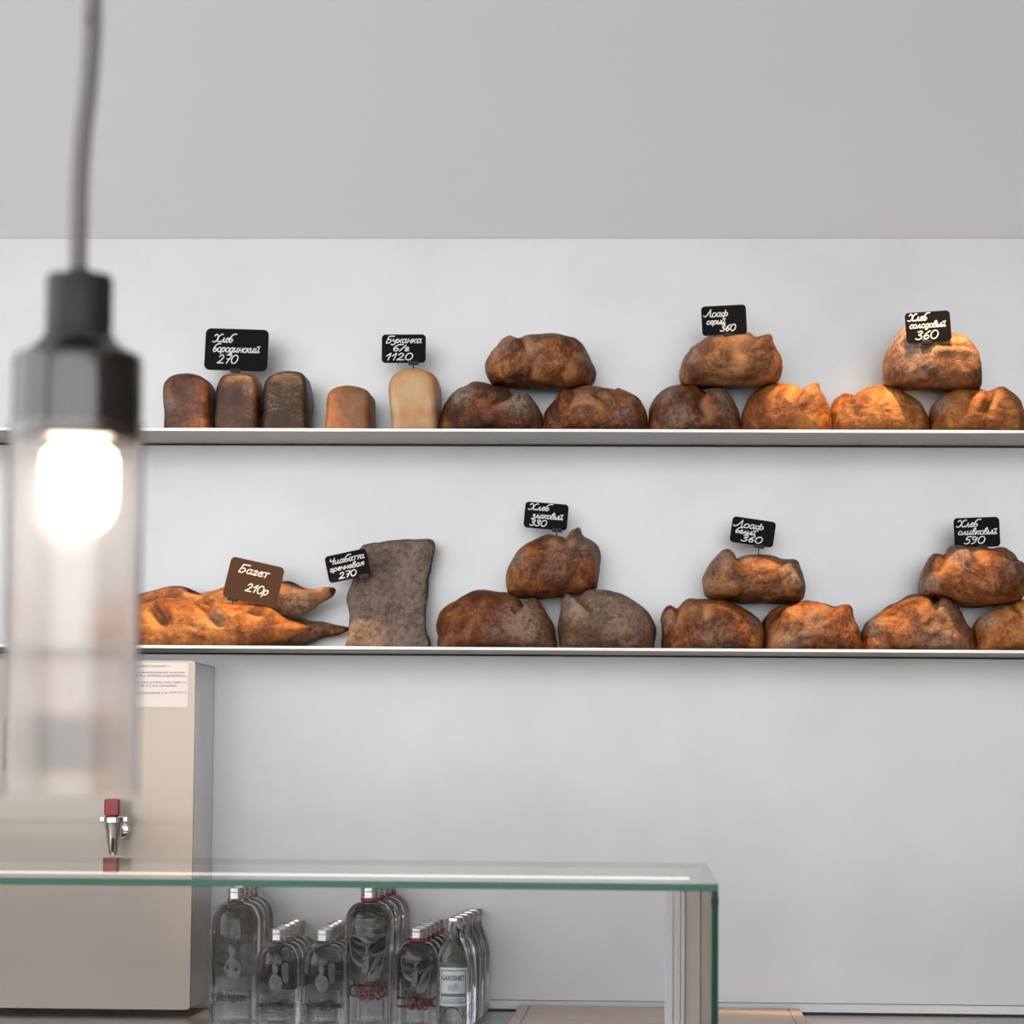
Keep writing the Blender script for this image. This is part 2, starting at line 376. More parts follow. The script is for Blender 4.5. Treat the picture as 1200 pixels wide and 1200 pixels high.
PXM = 5.0/F     # metres per photo pixel at the shelf
LO = {}
def bread(name, label, m, T, outline, base=None, group=None, Yc=-.108, dep=.076, e=.72, slashes=(), flour=(), dark=(), seed=1,
          plane=None, NN=200, MM=72, lump=.0016, yaw=0, flourall=0., crackcol=1.0, lean=0.0, closed_round=True):
    ox, oy, sc = T
    O = np.array(outline, float)/sc + (ox, oy)
    zb = {'U': ZU, 'L': ZL}.get(base)
    if zb is not None:
        lip = 502.5 if base == 'U' else 757.0
        low = O[:, 1] > lip-2
        O[low, 1] += 11 if base == 'U' else 7
    C = catmull(O, 12, True)
    d = np.r_[0, np.cumsum(np.linalg.norm(np.diff(np.vstack([C, C[:1]]), axis=0), axis=1))]
    s = np.linspace(0, d[-1], NN, endpoint=False)
    CC = np.vstack([C, C[:1]])
    ring = np.stack([np.interp(s, d, CC[:, k]) for k in (0, 1)], -1)
    sm = ring.copy()
    for _ in range(60): sm = .5*sm + .25*(np.roll(sm, 1, 0)+np.roll(sm, -1, 0))
    lo, hi = ring.min(0), ring.max(0)
    cen = np.array([(lo[0]+hi[0])/2, hi[1]-(hi[1]-lo[1])*.45])
    lam = np.linspace(-math.pi/2, math.pi/2, MM+2)[1:-1]
    t = np.sign(np.sin(lam))*np.abs(np.sin(lam))**e; sr = np.abs(np.cos(lam))**e
    S_ = sr[:, None, None]
    blend = S_**3
    R2 = sm[None]*(1-blend)+ring[None]*blend
    Q = cen + (R2-cen)*S_                                     # (MM,NN,2) photo px
    pl = Yc if plane is None else plane
    W = P(Q[..., 0], Q[..., 1], np.full(Q.shape[:2], pl))
    W[..., 1] = Yc + dep*t[:, None]
    # lumps, slashes
    def normals(W):
        du = np.roll(W, -1, 1)-np.roll(W, 1, 1); dv = np.gradient(W, axis=0)
        n = np.cross(dv, du); n /= np.maximum(np.linalg.norm(n, axis=-1, keepdims=True), 1e-12); return n
    n = normals(W)
    mid = W.mean((0, 1))
    if ((W-mid)*n).sum() < 0: n = -n
    disp = waves(W, seed, .06, lump*.8) + waves(W, seed+50, .024, lump*.2) + waves(W, seed+90, .008, lump*.12)
    front = np.clip(.5-t[:, None]*2.2, 0, 1)
    fl = np.full(Q.shape[:2], flourall); dk = np.zeros(Q.shape[:2]); ck = np.zeros(Q.shape[:2])
    for sl in slashes:
        pts, w, dp, lip = sl[:4]; w *= 1.15; dp *= 1.5; lip *= 1.4
        poly = catmull(np.array(pts, float)/sc+(ox, oy), 5)
        D, side, par = dist_poly(Q, poly)
        tap = np.clip(np.sin(np.pi*np.clip(par, .02, .98))*1.6, 0, 1)*front
        g = np.exp(-(D/w)**2)*tap
        lp = np.exp(-((D-1.9*w)/(1.1*w))**2)*(side*np.sign(lip) > 0)*tap
        disp += -dp*PXM*g + abs(lip)*PXM*lp
        ck = np.maximum(ck, np.exp(-((D-.8*w)/(1.6*w))**2)*(side*np.sign(lip) < 0)*tap*.8*crackcol)
        dk = np.maximum(dk, np.exp(-(D/(.55*w))**2)*tap*.75); dk = np.maximum(dk, lp*.35)
    nz = .5+.5*np.clip(waves(W, seed+7, .018, .7), -1, 1)
    for x, y, r, a in flour:
        D = np.linalg.norm(Q-(np.array([x, y])/sc+(ox, oy)), axis=-1)/(r/sc)
        fl = np.maximum(fl, a*np.clip(1.4-D, 0, 1)*front)
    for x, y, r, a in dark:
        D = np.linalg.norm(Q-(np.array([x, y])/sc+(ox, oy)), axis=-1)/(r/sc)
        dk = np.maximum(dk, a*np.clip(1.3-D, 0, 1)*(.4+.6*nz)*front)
    W = W + n*disp[..., None]
    if lean: W[..., 1] += (W[..., 2]-W[..., 2].min())*lean
    if zb is not None: W[..., 2] = np.maximum(W[..., 2], zb+.0004)
    verts = W.reshape(-1, 3)
    i = np.arange(NN); j = np.arange(MM-1)[:, None]
    A = j*NN+i; Bq = j*NN+(i+1) % NN
    faces = np.stack([A, A+NN, Bq+NN, Bq], -1).reshape(-1, 4).tolist()
    pole0 = W[0].mean(0); pole1 = W[-1].mean(0)
    verts = np.vstack([verts, pole0, pole1]); k0 = MM*NN; k1 = k0+1
    faces += [(k0, int(a), int((a+1) % NN)) for a in range(NN)]
    faces += [(k1, int((MM-1)*NN+(a+1) % NN), int((MM-1)*NN+a)) for a in range(NN)]
    org = (float(verts[:, 0].mean()), Yc, float(verts[:, 2].min()))
    o = obj(name, verts, faces, m, None, True, origin=org)
    col = np.zeros((len(verts), 4), np.float32); col[:, 3] = 1
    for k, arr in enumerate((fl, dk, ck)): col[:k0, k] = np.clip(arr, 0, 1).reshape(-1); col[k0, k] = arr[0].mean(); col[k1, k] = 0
    at = o.data.attributes.new('crust', 'FLOAT_COLOR', 'POINT'); at.data.foreach_set('color', col.reshape(-1))
    import bmesh
    bm = bmesh.new(); bm.from_mesh(o.data); bmesh.ops.recalc_face_normals(bm, faces=bm.faces); bm.to_mesh(o.data); bm.free()
    tag(o, label, 'bread', group)
    LO[seed] = o
    return o

# --- upper shelf: tin loaves
T1 = (170, 370, 6.0); T2 = (360, 370, 6.0)
tin = dict(e=.30, Yc=-.112, dep=.058, plane=-.165, lump=.0006, NN=160, MM=64, group='tin loaves on the upper shelf')
bread('tin_loaf', 'reddish brown tin loaf, first from left on the upper shelf', CR['tin_red'], T1,
      [(135, 792), (126, 690), (116, 590), (113, 520), (125, 460), (170, 415), (240, 393), (320, 394), (385, 415), (425, 450), (446, 500), (446, 600), (440, 700), (434, 792), (300, 792)], 'U',
      seed=1, flour=[(150, 620, 70, .3)], dark=[(300, 600, 130, .25)], **tin)
bread('tin_loaf', 'dark brown tin loaf under the sign reading 270, between two other tin loaves', CR['tin_dark'], T1,
      [(495, 792), (486, 640), (484, 560), (495, 490), (520, 430), (565, 400), (660, 394), (735, 402), (775, 430), (792, 490), (794, 600), (790, 700), (786, 792), (640, 792)], 'U',
      seed=2, flour=[(740, 520, 50, .25)], **tin)
bread('tin_loaf', 'nearly black tin loaf, right one of the three dark tin loaves', CR['tin_black'], T1,
      [(832, 792), (826, 680), (822, 600), (826, 520), (842, 450), (882, 408), (950, 385), (1030, 382), (1085, 394), (1120, 425), (1135, 480), (1140, 560), (1136, 680), (1130, 792), (980, 792)], 'U',
      seed=3, **{**tin, 'lump': .001})
bread('tin_loaf', 'small light brown tin loaf standing alone left of the pale tin loaf', CR['tin_tan'], T2,
      [(131, 795), (128, 650), (131, 570), (150, 525), (200, 495), (270, 484), (330, 486), (385, 500), (425, 525), (440, 560), (442, 620), (438, 795), (285, 795)], 'U',
      seed=4, dark=[(235, 640, 14, .7), (150, 740, 60, .2)], flour=[(380, 580, 60, .2)], **tin)
bread('tin_loaf', 'tall pale golden tin loaf under the sign reading 1120', CR['tin_pale'], T2,
      [(595, 797), (585, 730), (572, 640), (562, 520), (567, 455), (605, 400), (675, 366), (755, 358), (820, 366), (875, 392), (905, 430), (915, 500), (912, 620), (900, 797), (750, 797)], 'U',
      seed=5, dark=[(735, 690, 80, .10)], flour=[(590, 620, 75, .9), (895, 600, 75, .9), (740, 510, 120, .7), (600, 760, 60, .6), (890, 760, 60, .6)], **{**tin, 'Yc': -.098, 'dep': .070})

# --- upper shelf: round loaves
A = (500, 370, 4.286); Bc = (740, 340, 5.0); Cc = (960, 340, 5.0)
GU = dict(base='U')
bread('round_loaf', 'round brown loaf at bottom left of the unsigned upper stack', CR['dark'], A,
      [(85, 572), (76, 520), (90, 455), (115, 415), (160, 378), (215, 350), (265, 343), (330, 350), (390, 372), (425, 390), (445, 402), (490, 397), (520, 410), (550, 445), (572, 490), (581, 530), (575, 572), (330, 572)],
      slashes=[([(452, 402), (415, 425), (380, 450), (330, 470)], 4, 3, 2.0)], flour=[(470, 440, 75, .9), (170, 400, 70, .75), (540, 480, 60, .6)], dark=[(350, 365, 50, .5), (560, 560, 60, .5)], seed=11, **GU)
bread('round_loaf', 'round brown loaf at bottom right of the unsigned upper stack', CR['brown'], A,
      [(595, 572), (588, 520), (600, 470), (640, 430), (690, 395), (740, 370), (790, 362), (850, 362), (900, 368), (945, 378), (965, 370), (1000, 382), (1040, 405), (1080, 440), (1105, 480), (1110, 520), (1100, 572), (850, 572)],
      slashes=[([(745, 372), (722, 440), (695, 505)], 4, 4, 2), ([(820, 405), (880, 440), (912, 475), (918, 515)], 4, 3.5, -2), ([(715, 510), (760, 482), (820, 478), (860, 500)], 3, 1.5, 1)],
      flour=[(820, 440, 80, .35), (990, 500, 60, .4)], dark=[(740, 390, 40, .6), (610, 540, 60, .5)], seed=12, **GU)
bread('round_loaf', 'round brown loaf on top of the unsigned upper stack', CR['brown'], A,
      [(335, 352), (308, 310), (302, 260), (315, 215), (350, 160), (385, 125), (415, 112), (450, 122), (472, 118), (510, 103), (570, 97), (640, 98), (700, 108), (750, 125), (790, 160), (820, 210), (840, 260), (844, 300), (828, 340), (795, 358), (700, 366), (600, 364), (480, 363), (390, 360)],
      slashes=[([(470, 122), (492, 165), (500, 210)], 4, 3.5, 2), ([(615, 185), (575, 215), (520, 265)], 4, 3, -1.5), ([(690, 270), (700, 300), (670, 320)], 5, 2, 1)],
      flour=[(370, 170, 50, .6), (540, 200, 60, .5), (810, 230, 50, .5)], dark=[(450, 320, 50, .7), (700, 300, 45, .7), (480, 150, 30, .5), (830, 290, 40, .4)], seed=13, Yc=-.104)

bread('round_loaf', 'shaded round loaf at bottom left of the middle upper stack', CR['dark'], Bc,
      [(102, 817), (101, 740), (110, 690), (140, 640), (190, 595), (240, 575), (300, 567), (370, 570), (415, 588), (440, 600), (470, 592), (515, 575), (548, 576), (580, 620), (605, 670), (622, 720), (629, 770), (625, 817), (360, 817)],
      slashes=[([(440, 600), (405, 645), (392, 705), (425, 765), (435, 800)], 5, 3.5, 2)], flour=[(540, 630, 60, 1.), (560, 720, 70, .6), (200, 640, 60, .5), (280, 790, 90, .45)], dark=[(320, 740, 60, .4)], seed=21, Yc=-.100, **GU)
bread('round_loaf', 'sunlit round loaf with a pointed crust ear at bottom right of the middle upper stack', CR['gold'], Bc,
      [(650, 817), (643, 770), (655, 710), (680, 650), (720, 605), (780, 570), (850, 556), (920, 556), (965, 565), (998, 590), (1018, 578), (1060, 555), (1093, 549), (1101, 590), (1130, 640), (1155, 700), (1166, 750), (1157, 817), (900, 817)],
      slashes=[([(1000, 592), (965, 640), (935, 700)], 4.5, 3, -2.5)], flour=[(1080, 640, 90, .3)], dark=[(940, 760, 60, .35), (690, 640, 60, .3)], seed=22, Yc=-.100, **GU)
bread('round_loaf', 'round brown loaf on top of the middle upper stack, carrying a sign', CR['tan'], Bc,
      [(298, 560), (281, 500), (290, 430), (315, 380), (350, 345), (400, 310), (450, 282), (540, 272), (620, 263), (680, 257), (710, 275), (730, 287), (770, 280), (812, 273), (830, 310), (855, 350), (878, 400), (886, 450), (876, 510), (850, 550), (780, 562), (600, 566), (450, 570), (370, 572)],
      slashes=[([(727, 288), (690, 330), (645, 385), (680, 420)], 5, 2.5, -1.8), ([(350, 348), (320, 400), (300, 440)], 4, 2.5, 1.5)], flour=[(330, 400, 60, .5), (650, 310, 80, .3)], dark=[(530, 460, 50, .5), (710, 470, 50, .6), (860, 500, 50, .4)], seed=23, Yc=-.126)

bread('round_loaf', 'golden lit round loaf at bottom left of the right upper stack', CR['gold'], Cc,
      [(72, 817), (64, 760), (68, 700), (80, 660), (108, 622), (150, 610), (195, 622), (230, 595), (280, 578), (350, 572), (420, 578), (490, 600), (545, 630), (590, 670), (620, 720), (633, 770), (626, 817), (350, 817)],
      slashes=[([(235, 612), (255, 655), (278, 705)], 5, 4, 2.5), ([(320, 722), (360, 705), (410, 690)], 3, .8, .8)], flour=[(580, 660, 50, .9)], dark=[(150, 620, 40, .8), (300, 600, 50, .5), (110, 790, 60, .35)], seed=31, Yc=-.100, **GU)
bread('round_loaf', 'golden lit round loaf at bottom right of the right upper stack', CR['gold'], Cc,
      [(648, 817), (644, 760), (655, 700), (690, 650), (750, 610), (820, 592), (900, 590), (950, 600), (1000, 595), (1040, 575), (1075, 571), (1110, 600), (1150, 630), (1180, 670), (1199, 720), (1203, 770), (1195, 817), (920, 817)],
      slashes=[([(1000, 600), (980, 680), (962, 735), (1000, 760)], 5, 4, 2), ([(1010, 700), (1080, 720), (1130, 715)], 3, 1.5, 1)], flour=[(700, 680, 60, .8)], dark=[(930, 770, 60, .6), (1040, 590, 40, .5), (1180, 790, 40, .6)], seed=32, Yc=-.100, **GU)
bread('round_loaf', 'pale floury lit round loaf on top of the right upper stack', CR['tan'], Cc,
      [(398, 572), (377, 520), (375, 450), (385, 390), (415, 330), (445, 280), (475, 240), (497, 227), (540, 238), (640, 250), (760, 255), (820, 270), (870, 295), (910, 340), (935, 400), (948, 460), (951, 530), (935, 577), (900, 590), (800, 588), (700, 585), (550, 583), (445, 582)],
      slashes=[([(640, 330), (615, 368), (575, 380)], 4, 3, 2), ([(640, 345), (760, 345), (900, 345)], 4, 1.5, 1.5)], flour=[(500, 300, 110, .7), (540, 400, 120, .6), (850, 370, 80, .4)],
      dark=[(830, 460, 90, .55), (590, 440, 90, .45), (870, 540, 70, .5), (400, 520, 50, .5)], seed=33, Yc=-.126)

# --- lower shelf: baguettes, flat loaf
Q1 = (160, 620, 4.615)
bg = dict(group='baguettes on the lower shelf', lump=.0012)
bread('baguette', 'front golden baguette with deep slashes, its sign stuck in', CR['gold'], Q1,
      [(-270, 600), (-220, 530), (-110, 460), (0, 415), (110, 390), (210, 376), (300, 384), (380, 408), (440, 412), (520, 406), (620, 415), (710, 430), (760, 458), (850, 498), (920, 522), (958, 530), (945, 555), (870, 582), (760, 620), (600, 634), (300, 634), (0, 634), (-220, 634)], 'L',
      slashes=[([(330, 380), (385, 425), (410, 480), (480, 535)], 5, 5, -4), ([(60, 410), (110, 470), (185, 540)], 5, 4, -3), ([(300, 520), (350, 540), (400, 550)], 3, 1.5, 1), ([(600, 440), (660, 465), (700, 470)], 3, 2, -1.5)],
      flour=[(440, 490, 50, .6)], dark=[(945, 532, 35, 1.), (240, 380, 60, .8), (350, 390, 40, .8), (740, 450, 40, .4), (160, 520, 40, .6)], seed=41, Yc=-.164, dep=.034, e=.9, **bg)
bread('baguette', 'baguette with long dark tip lying lowest, behind the front baguette', CR['tan'], Q1,
      [(1161, 539), (1140, 528), (1060, 511), (950, 500), (900, 484), (820, 478), (600, 500), (300, 500), (60, 520), (-60, 580), (0, 634), (300, 634), (620, 634), (820, 630), (940, 618), (1060, 580), (1150, 552)], 'L',
      flour=[(900, 570, 120, .6)], dark=[(1150, 540, 45, 1.), (880, 490, 40, .6)], seed=42, Yc=-.048, dep=.030, e=.9, **bg)
bread('baguette', 'upper baguette with upturned dark tip behind the brown sign', CR['tan'], Q1,
      [(-180, 420), (-80, 372), (30, 345), (110, 328), (180, 309), (260, 311), (320, 338), (370, 347), (430, 338), (480, 315), (560, 300), (680, 290), (790, 283), (830, 281), (880, 300), (930, 323), (1000, 328), (1058, 317), (1080, 329), (1060, 365), (1000, 400), (940, 445), (860, 470), (760, 478), (500, 478), (200, 470), (-60, 465)],
      slashes=[([(260, 320), (330, 345), (380, 360)], 4, 2.5, -2)], flour=[(880, 410, 110, .7), (820, 320, 60, .4)], dark=[(1065, 335, 45, 1.), (830, 290, 40, .5), (320, 335, 40, .6)], seed=43, Yc=-.100, dep=.029, e=.9, **bg)
CB = (360, 600, 6.0)
bread('flat_loaf', 'flat floury rectangular loaf leaning upright against the wall', CR['slab'], CB,
      [(284, 942), (288, 870), (285, 790), (282, 690), (271, 600), (285, 530), (308, 470), (325, 400), (335, 320), (348, 250), (372, 215), (420, 205), (600, 190), (800, 174), (858, 183), (880, 215), (874, 300), (860, 400), (842, 470), (832, 600), (830, 700), (832, 800), (834, 942), (560, 942)], 'L',
      seed=51, Yc=-.085, dep=.020, e=.35, plane=-.095, lump=.0014, flourall=.45, lean=.18, dark=[(400, 900, 110, .35), (380, 560, 40, .3)], group=None)

# --- lower shelf: round loaves
D = (500, 570, 4.286); E = (760, 590, 4.615); Fq = (1000, 590, 6.0)
GL = dict(base='L')
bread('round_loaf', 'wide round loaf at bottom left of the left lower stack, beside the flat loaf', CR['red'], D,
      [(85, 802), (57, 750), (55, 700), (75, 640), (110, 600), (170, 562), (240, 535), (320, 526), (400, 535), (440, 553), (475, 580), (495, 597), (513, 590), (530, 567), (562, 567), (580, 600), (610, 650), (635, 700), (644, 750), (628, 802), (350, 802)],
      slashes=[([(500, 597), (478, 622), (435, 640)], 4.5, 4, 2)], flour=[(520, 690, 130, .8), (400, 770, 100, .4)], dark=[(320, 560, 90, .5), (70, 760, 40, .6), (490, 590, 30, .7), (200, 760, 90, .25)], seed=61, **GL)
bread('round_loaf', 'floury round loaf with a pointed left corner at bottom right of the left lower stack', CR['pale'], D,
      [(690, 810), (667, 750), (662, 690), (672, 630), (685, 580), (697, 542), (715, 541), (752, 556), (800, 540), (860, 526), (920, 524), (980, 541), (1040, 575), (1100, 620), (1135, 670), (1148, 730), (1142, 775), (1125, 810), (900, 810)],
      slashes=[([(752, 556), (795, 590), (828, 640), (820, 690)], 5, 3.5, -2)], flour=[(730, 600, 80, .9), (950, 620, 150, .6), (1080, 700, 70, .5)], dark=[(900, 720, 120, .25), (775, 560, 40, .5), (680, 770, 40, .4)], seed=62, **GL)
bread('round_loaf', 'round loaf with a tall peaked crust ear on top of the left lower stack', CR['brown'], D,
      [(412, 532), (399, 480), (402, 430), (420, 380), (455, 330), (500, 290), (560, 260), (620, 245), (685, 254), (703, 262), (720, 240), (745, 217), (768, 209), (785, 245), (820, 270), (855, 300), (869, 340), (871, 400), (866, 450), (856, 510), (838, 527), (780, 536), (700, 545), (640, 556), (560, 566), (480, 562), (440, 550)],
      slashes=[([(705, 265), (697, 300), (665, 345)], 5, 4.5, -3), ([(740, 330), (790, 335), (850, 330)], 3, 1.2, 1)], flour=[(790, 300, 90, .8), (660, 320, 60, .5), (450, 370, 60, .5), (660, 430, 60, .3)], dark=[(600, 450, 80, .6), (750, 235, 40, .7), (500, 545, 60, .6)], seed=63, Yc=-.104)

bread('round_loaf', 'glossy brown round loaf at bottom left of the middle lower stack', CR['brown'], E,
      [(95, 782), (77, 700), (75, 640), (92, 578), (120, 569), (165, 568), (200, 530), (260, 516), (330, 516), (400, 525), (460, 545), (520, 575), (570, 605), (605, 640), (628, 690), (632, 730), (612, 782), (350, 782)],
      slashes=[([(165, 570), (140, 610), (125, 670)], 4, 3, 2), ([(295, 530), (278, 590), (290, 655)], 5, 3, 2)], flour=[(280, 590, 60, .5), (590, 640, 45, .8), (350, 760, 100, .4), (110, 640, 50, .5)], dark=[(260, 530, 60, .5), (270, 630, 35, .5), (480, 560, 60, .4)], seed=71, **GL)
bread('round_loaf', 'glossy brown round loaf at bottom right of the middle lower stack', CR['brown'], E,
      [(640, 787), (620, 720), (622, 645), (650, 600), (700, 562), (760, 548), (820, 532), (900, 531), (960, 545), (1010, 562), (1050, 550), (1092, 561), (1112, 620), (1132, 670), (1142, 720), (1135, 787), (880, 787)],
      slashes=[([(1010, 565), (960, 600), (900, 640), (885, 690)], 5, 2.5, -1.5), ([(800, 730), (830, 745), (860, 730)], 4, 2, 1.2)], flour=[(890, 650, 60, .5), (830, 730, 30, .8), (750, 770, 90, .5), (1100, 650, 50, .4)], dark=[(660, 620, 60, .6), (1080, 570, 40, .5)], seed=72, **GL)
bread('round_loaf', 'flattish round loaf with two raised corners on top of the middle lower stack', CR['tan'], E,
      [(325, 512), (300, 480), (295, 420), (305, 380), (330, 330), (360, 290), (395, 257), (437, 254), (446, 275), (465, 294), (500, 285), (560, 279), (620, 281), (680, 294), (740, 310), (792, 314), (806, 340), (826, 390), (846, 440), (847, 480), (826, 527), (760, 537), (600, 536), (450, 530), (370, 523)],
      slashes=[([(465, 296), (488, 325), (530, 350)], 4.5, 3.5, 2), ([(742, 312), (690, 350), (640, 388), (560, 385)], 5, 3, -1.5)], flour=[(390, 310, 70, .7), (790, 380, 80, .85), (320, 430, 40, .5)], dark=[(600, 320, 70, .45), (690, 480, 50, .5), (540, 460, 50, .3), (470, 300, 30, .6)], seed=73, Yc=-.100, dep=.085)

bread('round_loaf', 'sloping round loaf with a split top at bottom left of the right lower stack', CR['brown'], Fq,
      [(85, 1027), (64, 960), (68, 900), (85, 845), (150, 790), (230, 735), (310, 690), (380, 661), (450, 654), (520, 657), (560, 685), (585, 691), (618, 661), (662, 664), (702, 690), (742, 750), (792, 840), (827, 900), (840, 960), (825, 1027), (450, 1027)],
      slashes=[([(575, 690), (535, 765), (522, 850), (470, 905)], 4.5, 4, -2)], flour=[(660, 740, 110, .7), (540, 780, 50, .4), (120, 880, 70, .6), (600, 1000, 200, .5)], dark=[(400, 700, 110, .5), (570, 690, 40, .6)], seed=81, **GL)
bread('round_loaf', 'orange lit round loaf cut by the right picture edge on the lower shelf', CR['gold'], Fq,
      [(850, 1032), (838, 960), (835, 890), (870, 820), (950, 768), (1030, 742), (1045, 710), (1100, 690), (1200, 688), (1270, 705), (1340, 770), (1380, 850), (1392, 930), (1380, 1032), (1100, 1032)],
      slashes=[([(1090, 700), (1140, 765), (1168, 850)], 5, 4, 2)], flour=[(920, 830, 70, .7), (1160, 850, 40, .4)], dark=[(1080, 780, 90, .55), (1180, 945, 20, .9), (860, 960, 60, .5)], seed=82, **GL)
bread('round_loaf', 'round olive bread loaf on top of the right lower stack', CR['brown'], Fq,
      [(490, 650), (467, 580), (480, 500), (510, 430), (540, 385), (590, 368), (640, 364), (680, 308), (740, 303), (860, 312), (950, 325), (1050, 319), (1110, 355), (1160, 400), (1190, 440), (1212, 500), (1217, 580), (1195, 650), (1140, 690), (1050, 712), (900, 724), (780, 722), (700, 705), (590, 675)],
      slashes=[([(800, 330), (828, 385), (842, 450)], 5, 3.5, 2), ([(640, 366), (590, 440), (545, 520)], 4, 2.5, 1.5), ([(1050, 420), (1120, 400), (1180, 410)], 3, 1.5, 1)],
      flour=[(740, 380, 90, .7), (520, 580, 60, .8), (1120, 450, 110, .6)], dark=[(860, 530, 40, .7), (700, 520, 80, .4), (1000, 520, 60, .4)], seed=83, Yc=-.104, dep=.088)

# loaves touch but do not run into each other: press each into the shape of its neighbour
from mathutils.bvhtree import BVHTree
def press(kb, ka, axis, sign):
    """loaf kb gives way to loaf ka lying on its 'sign' side along axis (0 = x, 2 = z)"""
    ob, oa = LO[kb], LO[ka]; la, lb = Vector(oa.location), Vector(ob.location)
    tree = BVHTree.FromPolygons([v.co+la for v in oa.data.vertices], [tuple(p.vertices) for p in oa.data.polygons])
    vs = [v.co+lb for v in ob.data.vertices]; mid = sum((v[axis] for v in vs))/len(vs)
    d = Vector((0, 0, 0)); d[axis] = sign
    for v, w in zip(ob.data.vertices, vs):
        t = (w[axis]-mid)*sign
        if t <= 0: continue
        o = w.copy(); o[axis] = mid
        hit = tree.ray_cast(o, d)
        if hit[0] is not None and hit[3] < t+.0008: v.co[axis] += sign*(hit[3]-t-.0008)
    ob.data.update()
for k in (1, 2, 3, 6, 7, 8):
    press(k*10+2, k*10+1, 0, -1)
    press(k*10+3, k*10+1, 2, -1); press(k*10+3, k*10+2, 2, -1)
press(2, 1, 0, -1); press(3, 2, 0, -1); press(11, 5, 0, -1); press(21, 12, 0, -1); press(31, 22, 0, -1)
press(43, 41, 2, -1); press(43, 42, 2, -1)

